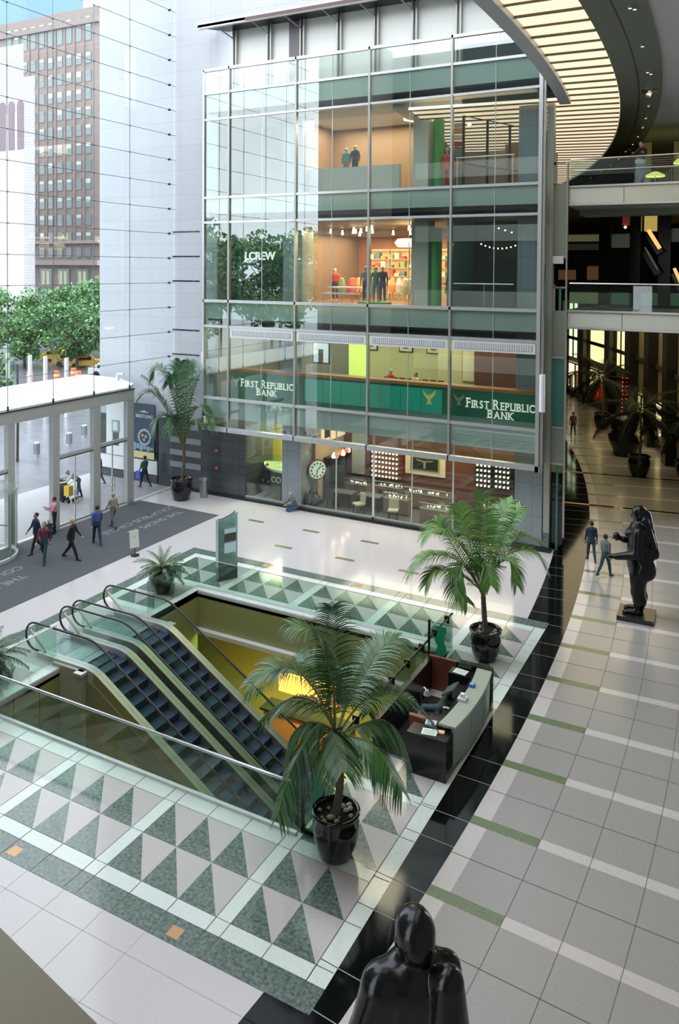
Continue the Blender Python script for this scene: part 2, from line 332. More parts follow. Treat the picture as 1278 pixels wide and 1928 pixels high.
# ================================================================== NORTH WALL (granite pier, box building core)
gran_l = panel_mat('pale_granite_panels', (.52, .53, .57), (.36, .37, .4), 2.0, 1.33, 'XZ', .5, 0, .008)
gran_c = panel_mat('grey_granite_column', (.30, .34, .37), (.16, .18, .2), .62, 1.4, 'XZ', .25, 0, .008)
gran_d = panel_mat('dark_granite', (.075, .085, .095), (.03, .035, .04), 3.0, .42, 'XZ', .22, 0, .012, .12)
b_ = MB(); b_.box(-33.9, -25.62, 34, 36, 3.6, 46, 0); b_.box(-25.62, -6.9, 34.0, 36, 24.9, 46, 0)
struct(b_.build('wall_north', [gran_l]))
b_ = MB(); b_.box(-29.42, -24.2, 33.9, 35.5, 0, 3.75, 0); b_.box(-24.2, -23.6, 33.9, 36.5, 0, 3.75, 0)
for z0 in (3.27, 2.5, 1.82, 1.16): b_.box(-28.58, -26.46, 33.86, 33.91, z0, z0 + .3, 1)
struct(b_.build('wall_granite_base', [gran_d, mat('etched_grey_band', (.28, .31, .34), .3)]))
for k, zz in enumerate((13.97, 12.64, 11.31, 8.65, 7.32, 6.0)):   # open joints, dark
    b_ = MB(); b_.box(-28.53, -27.1, 33.985, 34.02, zz - .035, zz + .035); b_.box(-27.06, -26.68, 33.985, 34.02, zz - .035, zz + .035); struct(b_.build('trim_%d' % (k + 1), black))
# back and side shells that close the room
shell = mat('warm_grey_wall', (.30, .30, .28), .6); shell_d = mat('dark_back_wall', (.035, .03, .025), .6)
b_ = MB(); b_.box(-28.4, -9, 3.3, 3.9, 0, 30, 0)
for z0 in (3.75, 9.0, 14.35, 19.6): b_.box(-26, -9, 3.9, 4.0, z0, z0 + 1.3, 1)
b_2 = MB(); b_2.box(-28.6, -28.2, 3.9, 15.9, 0, 30.5, 0); struct(b_2.build('wall_west_unseen', shell))  # west wall is unseen, added to darken the mirror image in the glazed front
struct(b_.build('wall_south', [mat('dark_green_glass_wall', (.05, .065, .06), .12), mat('pale_spandrel', (.5, .55, .5), .4)]))
b_ = MB(); b_.ring(116, 116.4, -16, 9.5, 0, 19.4, 30); struct(b_.build('wall_east', [shell]))
b_ = MB(); b_.box(-9, 6, -9, -8.6, 0, 19.4); struct(b_.build('wall_southeast', [shell]))
# ================================================================== CEILING over the concourse
ceil_l = mat('pale_grey_ceiling', (.55, .56, .55), .5); ceil_d = mat('sage_soffit', (.14, .165, .135), .42); lum = mat('luminous_ceiling_panel', (1.0, .79, .55), .5, emit=.85)
b_ = MB(); b_.ring(108.42, 125, -16, 44, 19.1, 19.5, 60, 0); b_.ring(106.86, 108.42, -16, 44, 18.98, 19.5, 60, 1); b_.ring(107.58, 107.62, -16, 44, 18.972, 18.98, 60, 2)
b_.ring(104.5, 104.95, -16, 7.6, 18.9, 21.0, 30, 3); b_.ring(104.2, 104.5, -16, 7.6, 19.6, 30, 30, 3)
b_.ring(104.5, 108.4, -16, 7.6, 19.35, 19.6, 40, 0); b_.ring(97, 108.4, 8.2, 44, 19.35, 19.6, 40, 0)
b_.box(-12, -6.6, 33.9, 34.6, 19.2, 22, 2)
struct(b_.build('ceiling', [ceil_l, ceil_d, dark_metal, mat('pale_beam', (.5, .52, .52), .4)]))
root = thing('luminous_ceiling', 'long curved luminous cream ceiling crossed by thin dark slats', 'ceiling light', (-5, 30, 19.2))
b_ = MB(); b_.ring(104.95, 106.84, -16, 7.6, 19.1, 19.2, 40); b_.ring(98, 106.84, 7.6, 42, 19.1, 19.2, 60); b_.build('light_panel', lum, root)
slm = mat('brown_slat', (.10, .085, .065), .5)
for k in range(84):
    a = -14 + .585 * k; th = .022 if k % 2 == 0 else .009; r0 = 104.95 if a < 7.6 else 98
    b_ = MB(); p, q = pol(r0, a), pol(106.83, a); b_.bar((p[0], p[1], 19.05), (q[0], q[1], 19.05), th * 2.6, .07); b_.build('slat', slm, root)
lampm = mat('downlight_glow', (1.0, .92, .75), .5, emit=7)
k = 0
for (r, a) in ((108.0, 1.27), (108.1, 1.35), (107.97, 3.35), (107.95, 5.2), (108.05, 5.35), (107.97, 6.85), (107.97, 8.4), (107.97, 9.9), (107.97, 11.2), (107.97, 12.6), (107.97, 14), (107.9, 15.4), (107.9, 17), (107.9, 18.7), (107.9, 20.5), (107.9, 22.5)):
    p = pol(r, a); root = thing('downlight', 'small round downlight in the curved sage soffit', 'downlight', (p[0], p[1], 18.9), 'downlights in the curved soffit')
    b_ = MB(); b_.lathe([(.065, .08), (.065, .0), (.042, .0), (.042, .03)], (p[0], p[1], 18.9), 12); b_.build('ring', steel, root)
    b_ = MB(); b_.lathe([(.0, .02), (.042, .02)], (p[0], p[1], 18.9), 12); b_.build('lens', lampm, root)
for i, (a, lb) in enumerate(((7.0, 'dark recess with a tilted spotlight in the sage soffit, nearer of two'), (14.6, 'dark recess with a tilted spotlight in the sage soffit, farther of two'))):
    p = pol(108.0, a); root = thing('recessed_spotlight', lb, 'spotlight', (p[0], p[1], 18.95)); b_ = MB(); b_.box(p[0] - .28, p[0] + .28, p[1] - .28, p[1] + .28, 18.955, 18.975); b_.build('recess_plate', black, root)
    b_ = MB(); b_.tube([(p[0], p[1], 18.95), (p[0] - .08, p[1] - .05, 18.78)], [.07, .1], 12); b_.build('spot_head', steel, root)
# near gallery edge beside the viewpoint
b_ = MB(); b_.prism([(-3.4, 1.48), (-.3, .925), (-.3, .55), (-3.4, 1.0)], 9.6, 10.6); struct(b_.build('trim_gallery_edge', mat('olive_bronze_fascia', (.15, .13, .06), .4)))
# ================================================================== BRIDGES on the right
fas = mat('grey_green_fascia', (.60, .61, .54), .4); sof = mat('sage_bridge_soffit', (.2, .22, .17), .5)
def bridge(name, zt, zf, zs, lb, rails):
    r = sempty(name, (-3, 36, zs))
    b = MB(); b.box(-7.35, 6, 34.35, 34.5, zf, zt - .08, 0); b.box(-7.35, 6, 34.5, 38.2, zs + .2, zt - .06, 1); b.box(-7.35, 6, 34.3, 34.6, zf - .08, zf, 2); b.box(-7.35, 6, 34.28, 38.2, zt - .08, zt, 2)
    b.box(-7.35, 6, 36.6, 38.2, zs, zs + .2, 1); b.box(-5.15, -5.135, 34.34, 34.36, zf, zt - .1, 3); b.build('slab', [fas, sof, steel, dark_metal], r)
    b = MB(); b.box(-7.3, 6, 34.4, 34.42, zt, zt + 1.05); b.build('balustrade_glass', gl_rail, r)
    b = MB()
    for rr in rails: b.tube([(-7.3, 34.38, zt + rr), (6, 34.38, zt + rr)], .035 if rr > 1 else .025, 8)
    b.build('handrail', steel, r)
    b = MB()
    for i in range(7): b.bar((-6.3 + i * 1.9, 36.6, zs + .25), (-6.0 + i * 1.9, 34.6, zf + .05), .05, .05)
    b.build('bracket', dark_metal, r)
bridge('trim_upper_bridge', 15.6, 14.83, 14.5, '', (1.1, .62))
bridge('trim_lower_bridge', 10.35, 9.62, 9.35, '', (1.12,))
# ================================================================== MALL beyond (curved storefronts)
b_ = MB(); b_.ring(111.6, 112.0, 11, 44, 0, 19.3, 60); struct(b_.build('wall_mall', [mat('olive_mall_wall', (.27, .24, .12), .5)]))
b_ = MB(); b_.ring(111.45, 111.6, 11, 44, 0, .5, 60); struct(b_.build('baseboard_mall', [mat('dark_marble_base', (.04, .07, .06), .12)]))
b_ = MB(); b_.prism([(-8.5, 36.3), (-8.7, 36.3), (-21.6, 92), (-21.2, 92)], 0, 19); b_.box(-30, 4, 92, 92.3, 0, 19.2); struct(b_.build('wall_mall_west', [shell_d]))
b_ = MB(); b_.ring(110.9, 111.6, 9.5, 44, 9.1, 9.9, 50, 0); b_.ring(110.9, 111.6, 9.5, 44, 14.9, 15.7, 50, 0)
struct(b_.build('trim_gallery_slab', [mat('olive_green_slab', (.2, .22, .09), .5)]))
b_ = MB(); b_.ring(111.5, 111.62, 9.5, 44, 9.9, 14.9, 50, 0); b_.ring(111.4, 111.58, 9.5, 44, 5.4, 5.7, 50, 0); struct(b_.build('wall_mall_upper', [shell_d]))
winm = mat('lit_shop_window', (.95, .82, .36), .4, emit=1.1); wing = mat('pale_green_lit_window', (.8, .95, .6), .4, emit=1.0); winp = mat('pink_lit_window', (1.0, .75, .55), .4, emit=1.0)
pier = mat('dark_pier', (.012, .012, .011), .25)
for i, a in enumerate((17.5, 20.2, 22.9, 25.9, 29.6, 32.6, 35.6)):
    p = pol(111.2, a); b = MB(); q = pol(111.9, a); 
    b.ring(110.95, 111.7, a - .34, a + .34, 0, 9.4 if a > 20 else 14.8, 3)
    tag(b.build('pier', pier), 'dark square pier standing along the curved storefronts', 'pier', 'piers along the curved storefronts')
def shopwin(a0, a1, z0, z1, m_, lb, mull=1, goods=()):
    p = pol(111.4, (a0 + a1) / 2); r = thing('shop_window', lb, 'shop window', (p[0], p[1], z0))
    b = MB(); b.ring(111.5, 111.57, a0, a1, z0, z1, 6); b.build('lit_back', m_, r)
    b = MB()
    for k in range(mull + 1):
        a = a0 + (a1 - a0) * k / max(mull, 1); b.ring(111.42, 111.5, a - .05, a + .05, z0, z1, 1)
    b.ring(111.42, 111.5, a0, a1, z1 - .12, z1, 4); b.ring(111.42, 111.5, a0, a1, z0, z0 + .12, 4); b.build('frame', dark_metal, r)
    for (da, za, wd, hh, col) in goods:
        q = pol(111.38, a0 + (a1 - a0) * da); g = MB(); g.lathe([(wd * .3, 0), (wd * .5, hh * .3), (wd * .45, hh * .8), (wd * .15, hh)], (q[0], q[1], za), 10)
        g.build('display_item', mat('goods_%d' % int(col[0] * 100), col, .5), r)
shopwin(30.1, 32.1, 3.6, 9.2, wing, 'tall pale green lit window between two dark piers', 3)
shopwin(26.4, 29.1, 3.9, 7.0, winm, 'yellow lit upper window crossed by palm fronds', 1)
shopwin(23.5, 25.4, 4.2, 9.2, winm, 'yellow lit window with dark upright bars between piers', 3)
shopwin(30.1, 32.1, .7, 3.2, winp, 'low lit shop window left of the farther palm', 2, [(.3, .8, .5, 1.4, (.5, .3, .2)), (.7, .8, .5, 1.2, (.2, .35, .2))])
shopwin(26.4, 29.1, .7, 3.3, mat('dim_lit_window', (.8, .6, .25), .4, emit=.6), 'shop window with a bright red display', 2, [(.55, .8, .9, 1.2, (.8, .05, .03)), (.25, .8, .7, 1.7, (.7, .12, .05)), (.8, .8, .5, 1.0, (.2, .3, .1))])
shopwin(33.0, 35.2, .6, 5.0, winp, 'narrow pinkish shop window at the far end', 1)
shopwin(20.6, 22.4, .7, 3.0, winm, 'yellow lit shop window with pale display stands', 3, [(.2, .8, .5, .9, (.6, .6, .5)), (.6, .8, .6, 1.1, (.25, .2, .1)), (.85, .8, .4, .8, (.5, .4, .2))])
shopwin(17.9, 19.9, .7, 3.2, winm, 'lit shop window at the right edge with bowls on stands', 2, [(.3, .9, .6, .5, (.5, .45, .3)), (.7, 1.6, .6, .5, (.5, .4, .25))])
# string of red lights beside a pier
redm = mat('red_bulb', (1, .05, .03), .4, emit=6); r = None
p = pol(110.8, 23.25); root = thing('light_string', 'vertical string of small red lights beside a dark pier', 'light string', (p[0], p[1], 1.2))
b_ = MB(); b_.tube([(p[0], p[1], 1.2), (p[0], p[1], 4.2)], .01, 5); b_.build('wire', black, root)
for k in range(9):
    b_ = MB(); b_.lathe([(0, -.05), (.05, 0), (0, .05)], (p[0], p[1], 1.3 + .32 * k), 8); b_.build('bulb', redm, root)
b_ = MB(); b_.box(-13.9, 4, 60, 60.3, 10.3, 15.5); struct(b_.build('wall_gallery_back', shell_d))  # near-black sheet stands for the unlit depth of the gallery
b_ = MB(); b_.prism([(-9, 38.2), (4, 38.2), (4, 60), (-14, 60)], 15.45, 15.58); struct(b_.build('ceiling_gallery', mat('dark_gallery_ceiling', (.02, .02, .018), .6)))

# ================================================================== CABLE-NET GLASS WALL (west)
WX = -28.4
cable_m = mat('cable_steel', (.20, .21, .23), .35, .8); clamp_m = mat('clamp_steel', (.12, .12, .13), .3, .8)
ys = [33.44, 30.48, 28.05, 25.57, 23.12, 20.67, 18.22]
zs = [7.23 + 1.3265 * k for k in range(18)]
net = sempty('window_1', (WX, 20, 5.9))
b_ = MB(); b_.box(WX - .01, WX + .01, 15.9, 33.9, 5.88, 30.8); b_.build('glass_pane', gl_net, net)
for y in ys[1:]:
    b = MB(); b.tube([(WX + .05, y, 5.86), (WX + .05, y, 30.8)], .016, 6); b.build('vertical_cable', cable_m, net)
    b = MB(); b.tube([(WX + .05, y, 5.8), (WX + .05, y, 6.05)], .045, 6); b.build('cable_anchor', dark_metal, net)
for z in zs:
    b = MB(); b.tube([(WX + .09, 15.9, z), (WX + .09, 33.95, z)], .014, 6); b.build('horizontal_cable', cable_m, net)
cl = MB()
for z in zs:
    for y in ys[1:]: cl.lathe([(.0, -.02), (.055, -.02), (.055, .02), (0, .02)], (WX + .07, y, z), 8)
o = cl.build('cable_clamp', clamp_m, net)
cl = MB()
for z in zs: cl.tube([(WX + .03, 33.45, z), (WX + .15, 33.45, z)], .06, 8)
cl.build('wall_anchor', black, net)
# ================================================================== ENTRANCE
ent = sempty('door_1', (WX, 27, 0)); fm = mat('entrance_frame_metal', (.50, .51, .50), .35, .35)
b = MB(); b.box(WX - .12, WX + .16, 15.9, 30.7, 5.3, 5.82); b.box(WX - .14, WX + .2, 15.9, 30.72, 5.82, 5.87, 1); b.build('head_beam', [fm, dark_metal], ent)
posts = [(30.23, 30.69), (27.95, 28.40), (25.47, 25.86), (23.06, 23.41), (18.1, 18.5)]
for y0, y1 in posts:
    b = MB(); b.box(WX - .1, WX + .14, y0, y1, 0, 5.3, 0); b.box(WX - .13, WX - .1, y0 + .02, y0 + .08, 0, 5.3, 1); b.build('post', [fm, dark_metal], ent)
for y0, y1, zt in ((28.4, 30.23, 3.28), (25.86, 27.95, 3.25), (20.9, 23.06, 3.25)):
    b = MB(); b.box(WX - .08, WX + .1, y0, y1, zt, zt + .14, 0); b.box(WX - .08, WX + .1, y0, y1, zt - .05, zt, 1); b.build('transom', [fm, dark_metal], ent)
for y0, y1 in ((28.4, 30.23), (25.86, 27.95), (23.41, 25.47), (30.69, 33.9), (18.5, 20.5)):
    b = MB(); b.box(WX - .01, WX + .01, y0, y1, .05, 5.3); b.build('glass_pane', gl_net, ent)
for y0, y1 in ((28.4, 30.23), (25.86, 27.95)):
    m_ = (y0 + y1) / 2; b = MB(); b.box(WX - .03, WX + .03, m_ - .025, m_ + .025, .05, 3.2); b.box(WX - .03, WX + .03, y0, y1, .02, .16); b.build('door_stile', steel, ent)
    for s in (-.1, .1):
        b = MB(); b.tube([(WX + .08, m_ + s, .9), (WX + .08, m_ + s, 1.6)], .018, 8); b.tube([(WX, m_ + s, 1.25), (WX + .08, m_ + s, 1.25)], .03, 8); b.build('door_handle', steel, ent)
b = MB(); b.box(WX - .1, WX + .1, 14, 33.9, 0, .05); b.build('threshold', white_metal, ent)
# revolving door, only its right side is in view
rv = thing('revolving_door', 'curved glass revolving door at the left edge of the entrance', 'revolving door', (-28.35, 21.75, 0))
b = MB()
for k in range(0, 17):
    a = math.radians(-80 + 10 * k); c2 = math.radians(-80 + 10 * (k + 1)); b.add([(-28.35 + 1.42 * math.cos(t), 21.75 + 1.42 * math.sin(t), z) for t, z in ((a, .1), (c2, .1), (c2, 2.75), (a, 2.75))], [(0, 1, 2, 3)])
b.build('curved_glass', gl_rail, rv)
b = MB(); b.lathe([(1.45, 0), (1.45, .14), (1.36, .14), (1.36, 0)], (-28.35, 21.75, 0), 40); b.build('base_ring', white_metal, rv)
b = MB(); b.lathe([(1.45, 0), (1.45, .1), (0, .1)], (-28.35, 21.75, 2.75), 40); b.build('top_disc', glass('top_glass', (.7, .8, .74), .06, frost=.4), rv)
for a in (15, 60, -40):
    t = math.radians(a); b = MB(); b.box(-28.35 + 1.42 * math.cos(t) - .02, -28.35 + 1.42 * math.cos(t) + .02, 21.75 + 1.42 * math.sin(t) - .02, 21.75 + 1.42 * math.sin(t) + .02, .1, 2.78); b.build('upright', bronze_grey, rv)
b = MB(); b.tube([(-28.35, 21.75, .1), (-28.35, 21.75, 2.75)], .05, 8)
for a in (20, 110, 200, 290):
    t = math.radians(a); b.bar((-28.35, 21.75, 1.4), (-28.35 + 1.3 * math.cos(t), 21.75 + 1.3 * math.sin(t), 1.4), .02, .06)
b.build('door_wing_bar', steel, rv)
# entrance canopy outside
cn = thing('entrance_canopy', 'flat white canopy roof outside above the entrance doors', 'canopy', (-31, 24, 5.6))
b = MB(); b.prism([(WX - .15, 10), (WX - .15, 30.7), (-29.5, 32.0), (-31.6, 33.1), (-34.2, 33.2), (-34.2, 27.5), (-33.0, 26.2), (-33.0, 10)], 5.7, 5.88); b.build('roof', white_metal, cn)
b = MB(); b.tube([(-30.9, 32.3, 5.88), (-30.9, 32.3, 6.2)], .09, 10); b.tube([(-30.9, 32.3, 6.25), (-30.5, 32.3, 6.25)], .05, 8); cmr = b.build('camera', white_metal, None); tag(cmr, 'small white security camera standing on the canopy roof', 'security camera')
# ================================================================== OUTSIDE
asph = mat('wet_grey_street', (.16, .165, .19), .22, noise=(.6, .15)); pav = mat('pale_pavement', (.36, .35, .37), .4, noise=(1.5, .06))
b = MB(); b.box(-34.6, WX, -30, 40, -.3, -.005, 0); struct(b.build('floor_pavement', [pav]))
b = MB(); b.box(-420, -34.6, -200, 420, -.4, -.06, 0); b.box(-34.6, -28.4, 40, 420, -.4, -.06, 0)
for k in range(7): b.box(-60 - 6 * k, -57 - 6 * k, 30 + 4 * k, 30.25 + 4 * k, -.06, -.05, 1)
b.box(-53, -52.8, 36, 60, -.06, -.05, 1)
struct(b.build('floor_street', [asph, white_metal]))
b = MB(); b.box(-34, -29.6, 34, 36, 0, 3.6, 0); b.box(-34, -29.55, 33.93, 34, .5, 1.25, 1); struct(b.build('wall_poster_bay', [gran_d, mat('white_panel', (.75, .75, .78), .4)]))
# advert 1: pale poster with a watch
p1 = thing('advert_poster', 'pale lit poster showing a square wristwatch', 'poster', (-32.6, 33.93, 1.4))
b = MB(); b.box(-33.3, -31.85, 33.9, 33.95, 1.3, 4.4); b.build('panel', mat('poster_white', (.75, .8, .78), .4), p1)
b = MB(); b.box(-32.85, -32.3, 33.87, 33.9, 2.6, 3.3); b.build('watch_case', mat('poster_grey', (.3, .35, .36), .4), p1)
b = MB(); b.box(-32.76, -32.39, 33.86, 33.87, 2.7, 3.2); b.build('watch_face', mat('poster_pale', (.7, .74, .74), .4), p1)
b = MB(); b.box(-32.8, -32.35, 33.88, 33.9, 1.85, 2.6); b.build('watch_strap', mat('poster_dark', (.08, .12, .12), .4), p1)
# advert 2: dark blue poster
p2 = thing('advert_poster', 'dark blue poster of a large round watch over a yellow band', 'poster', (-30.5, 33.93, 1.4))
b = MB(); b.box(-31.3, -29.72, 33.9, 33.95, 1.35, 4.4, 0); b.box(-31.3, -29.72, 33.885, 33.9, 1.35, 1.72, 1); b.build('panel', [mat('poster_blue', (.045, .075, .11), .4), mat('poster_yellow', (.75, .65, .3), .4)], p2)
b = MB(); b.tube([(-30.4, 33.89, 2.55), (-30.4, 33.86, 2.55)], .48, 24, 0); b.tube([(-30.4, 33.87, 2.55), (-30.4, 33.84, 2.55)], .33, 24, 1)
for k in range(12):
    a = k * math.pi / 6; b.box(-30.4 + .41 * math.cos(a) - .04, -30.4 + .41 * math.cos(a) + .04, 33.84, 33.86, 2.55 + .41 * math.sin(a) - .04, 2.55 + .41 * math.sin(a) + .04, 2)
for (dx, dz) in ((-.12, .1), (.12, .05), (0, -.14)): b.tube([(-30.4 + dx, 33.84, 2.55 + dz), (-30.4 + dx, 33.83, 2.55 + dz)], .09, 12, 3)
b.build('watch_dial', [mat('poster_steel_blue', (.3, .42, .52), .4), mat('poster_navy', (.03, .06, .12), .4), mat('poster_pale', (.7, .74, .74), .4), mat('poster_orange', (.7, .4, .2), .4)], p2)
b = MB()
for k in range(6): b.box(-31.25 + .25 * k, -31.03 + .25 * k, 33.87, 33.89, 1.78 + .09 * (k % 2), 2.2 - .04 * k)
b.build('watch_bracelet', mat('poster_steel_blue', (.3, .42, .52), .4), p2)
text('lettering', 'BREITLING', .26, mat('poster_pale', (.7, .74, .74), .4), p2, .004, .004, 'CENTER', face_south(-30.45, 33.89, 3.62))
b = MB(); b.box(-30.75, -30.15, 33.87, 33.89, 3.93, 3.97); b.box(-30.55, -30.35, 33.87, 33.89, 3.97, 4.03); b.build('wing_emblem', mat('poster_pale', (.7, .74, .74), .4), p2)
# dark mat with lettering
mt_ = thing('entrance_mat', 'large dark grey entrance mat with pale lettering', 'mat', (-25.8, 24, .01)); mm = mat('charcoal_mat', (.075, .082, .095), .85, noise=(90, .15))
b = MB(); b.box(-28.25, -23.2, 12, 31.1, .004, .016); b.build('mat_field', mm, mt_); lt = mat('mat_lettering', (.24, .26, .29), .8)
for yc in (28.75, 19.4):
    for (s, x) in (('THE SHOPS AT', -25.38), ('COLUMBUS CIRCLE', -26.25)):
        text('lettering', s, .56, lt, mt_, .002, .005, 'CENTER', Matrix.Translation((x + .05, yc, .017)) @ Matrix.Rotation(-math.pi / 2, 4, 'Z'))
# buildings across the circle
tower_m = panel_mat('brown_limestone', (.28, .225, .20), (.24, .19, .165), 4, 1.2, 'XZ', .8, .5, .03); win_d = mat('tower_window', (.17, .21, .21), .25); win_l = mat('window_blind', (.45, .5, .48), .5)
def tx(px): return -182.3 + (px - 20) * (32.6 / 167)
def tz(py): return 79 + (5 - py) * (72.6 / 540)
tw = thing('office_tower', 'brown limestone office tower with rows of small windows across the circle', 'building', (-165, 160, 0))
b = MB(); b.box(tx(-60), tx(187), 150, 185, 0, 78.5, 0); b.box(tx(-62), tx(188), 149.2, 150, 74.2, 75.6, 0); b.box(tx(-62), tx(188), 149.3, 150, 18.2, 19.0, 1); b.box(tx(-62), tx(188), 149.0, 150, 12.6, 13.9, 1)
b.build('wall', [tower_m, mat('pale_limestone', (.34, .28, .25), .8)], tw)
cx = [17.4, 32.5, 48.8, 65.3, 82, 98.7, 116, 133, 151, 168]; cnt = 0; rest = MB()
for pxx in cx:
    xx = tx(pxx); b = MB(); b.box(xx - .2 - 1.5, xx - 1.25, 149.7, 150, 19, 74, 0)
    if pxx > 60: b.build('pilaster', [tower_m], tw)
for r_i in range(15):
    zz = tz(93 + 34.2 * (r_i - 1)) if r_i else tz(25)
    for ci, pxx in enumerate(cx):
        if pxx < 60 and r_i > 1: continue
        if zz < 19: continue
        xx = tx(pxx); hh = 6.2 if r_i == 0 else 2.9; b = MB(); b.box(xx - .95, xx + .95, 149.85, 149.95, zz - hh, zz, 0); b.box(xx - .8, xx + .8, 149.8, 149.86, zz - hh * (.25 + .3 * random.random()), zz - .15, 1 if random.random() < .6 else 0)
        if cnt < 98: b.build('window', [win_d, win_l], tw)
        else:
            n0 = len(rest.v); rest.v += b.v; rest.f += [tuple(i + n0 for i in f) for f in b.f]; rest.m += b.m
        cnt += 1
if rest.v: rest.build('window', [win_d, win_l], tw)['kind'] = 'stuff'
b = MB()
for pxx in (82, 98.7, 116, 133, 151, 168): b.box(tx(pxx) - .9, tx(pxx) + .9, 149.8, 149.95, 14.6, 17.2, 0)
b.build('window_band', [win_d], tw)
for pxx in (90, 123, 158):
    b = MB(); b.box(tx(pxx) - 2.1, tx(pxx) + 2.1, 149.7, 149.9, 0, 11.6, 0); b.box(tx(pxx) - 2.1, tx(pxx) + 2.1, 149.6, 149.7, 6.4, 7.0, 1)
    for d in (-.8, .8): b.box(tx(pxx) + d - .5, tx(pxx) + d + .5, 149.6, 149.7, 7.4, 11.0, 2)
    b.build('arcade_window', [win_d, tower_m, mat('warm_window', (.5, .5, .3), .4)], tw)
wt = thing('brick_building', 'white painted brick building with three arched openings', 'building', (-120, 102, 0)); wm = mat('white_paint', (.52, .50, .52), .7); wb = panel_mat('white_brick', (.50, .47, .49), (.34, .31, .34), 1.0, .5, 'XZ', .8, .5, .03)
b = MB(); b.prism([(-190, 100), (-118.2, 100), (-142, 120), (-190, 120)], 0, 40, 0); b.prism([(-190, 100), (-118.2, 100), (-142, 120), (-190, 120)], 40, 52.2, 1); b.prism([(-118.2, 100), (-115.4, 100), (-137.5, 119), (-142, 120)], 0, 46.2, 1); b.build('wall', [wm, wb], wt)
for k, pxx in enumerate((4, 21, 38)):
    xx = -124.3 + pxx * .139; b = MB()
    pts = [(xx - .8, 99.9, 33.3), (xx + .8, 99.9, 33.3), (xx + .8, 99.9, 41.2)] + [(xx + .8 * math.cos(t), 99.9, 41.2 + .95 * math.sin(t)) for t in np.linspace(.3, math.pi - .3, 6)] + [(xx - .8, 99.9, 41.2)]
    n = len(pts); b.add(pts + [(p[0], 100.05, p[2]) for p in pts], [tuple(range(n)), tuple(range(n, 2 * n))[::-1]] + [(i, n + i, n + (i + 1) % n, (i + 1) % n) for i in range(n)]); b.build('arched_opening', mat('mauve_shadowed_brick', (.2, .15, .17), .7), wt)
gt = MB(); gt.box(-420, -352, 300, 340, 0, 190); tag(gt.build('glass_tower', mat('blue_glass_tower', (.10, .2, .26), .1)), 'bluish glass tower behind the roofs in the upper left corner', 'building')
# trees round the circle
leaf_m = [mat('leaf_green', (.10, .24, .07), .6), mat('leaf_dark_green', (.05, .14, .06), .6), mat('leaf_bright', (.2, .36, .12), .6)]; bark = mat('bark', (.06, .05, .04), .8)
def tree(x, y, h, rad, lb, grp, n=2600, zc=None):
    r = thing('street_tree', lb, 'tree', (x, y, -.05), grp); b = MB(); b.tube([(x, y, -.05), (x + .1, y, h * .35), (x, y + .1, h * .6)], [.2, .16, .1], 7)
    for k in range(7):
        a = k * .9; b.tube([(x, y, h * (.3 + .03 * k)), (x + rad * .5 * math.cos(a), y + rad * .5 * math.sin(a), h * .62), (x + rad * .8 * math.cos(a), y + rad * .8 * math.sin(a), h * .8)], [.09, .06, .03], 5)
    b.build('trunk', bark, r); b = MB(); rg = random.Random(int(abs(x * 10 + y)))
    cl_ = [(rg.uniform(-1, 1) * rad * .7, rg.uniform(-1, 1) * rad * .7, rg.uniform(.2, .9) * h, rg.uniform(.5, 1) * rad * .5) for _ in range(16)]
    for _ in range(n):
        c = cl_[rg.randrange(16)]; d = Vector((rg.gauss(0, 1), rg.gauss(0, 1), rg.gauss(0, .8))); d = d.normalized() * c[3] * rg.random() ** .4
        p = Vector((x + c[0], y + c[1], c[2])) + d; s = rg.uniform(.16, .36) * (zc or 1); u = Vector((rg.gauss(0, 1), rg.gauss(0, 1), rg.gauss(0, 1))).normalized() * s; v_ = u.cross(Vector((rg.random(), rg.random(), 1))).normalized() * s * .6
        b.add([p - u, p + v_, p + u, p - v_], [(0, 1, 2, 3)], rg.randrange(3))
    o = b.build('foliage', leaf_m, r); o['kind'] = 'stuff'
for i, (x, y, h, rad) in enumerate(((-92, 76, 11, 4.6), (-86, 78, 11.5, 4.6), (-80.5, 77, 12.5, 4.4), (-76, 80, 13.5, 4.6), (-90, 88, 13, 5), (-83, 90, 14, 5), (-97, 80, 11, 4.5), (-73, 86, 13.5, 4.5), (-78, 66, 8.5, 3.6), (-71.5, 68, 9.5, 3.8), (-84, 64, 8, 3.6), (-90, 67, 8.5, 4), (-66.5, 67, 9, 3.4))):
    tree(x, y, h * .82, rad, 'leafy green tree in the row growing on the circle', 'trees on the circle', 3600)
for i in range(11):
    tree(-74 - 4 * (i % 2), -84 + 9.0 * i, 17.5 + 1.5 * (i % 3), 6.5, 'tall park tree southwest of the entrance, mirrored in the glazed front', 'park trees mirrored in the glazed front', 2600, 1.9)
tree(-57.5, 45, 5.8, 2.3, 'young tree with slender branches nearest behind the canopy roof', None, 500)
b = MB(); b.tube([(-40.6, 33.8, -.06), (-40.55, 33.8, 2.5), (-40.7, 33.9, 6)], [.09, .08, .06], 8); tag(b.build('tree_trunk', bark), 'thin dark tree trunk on the street seen through the entrance glass', 'tree')
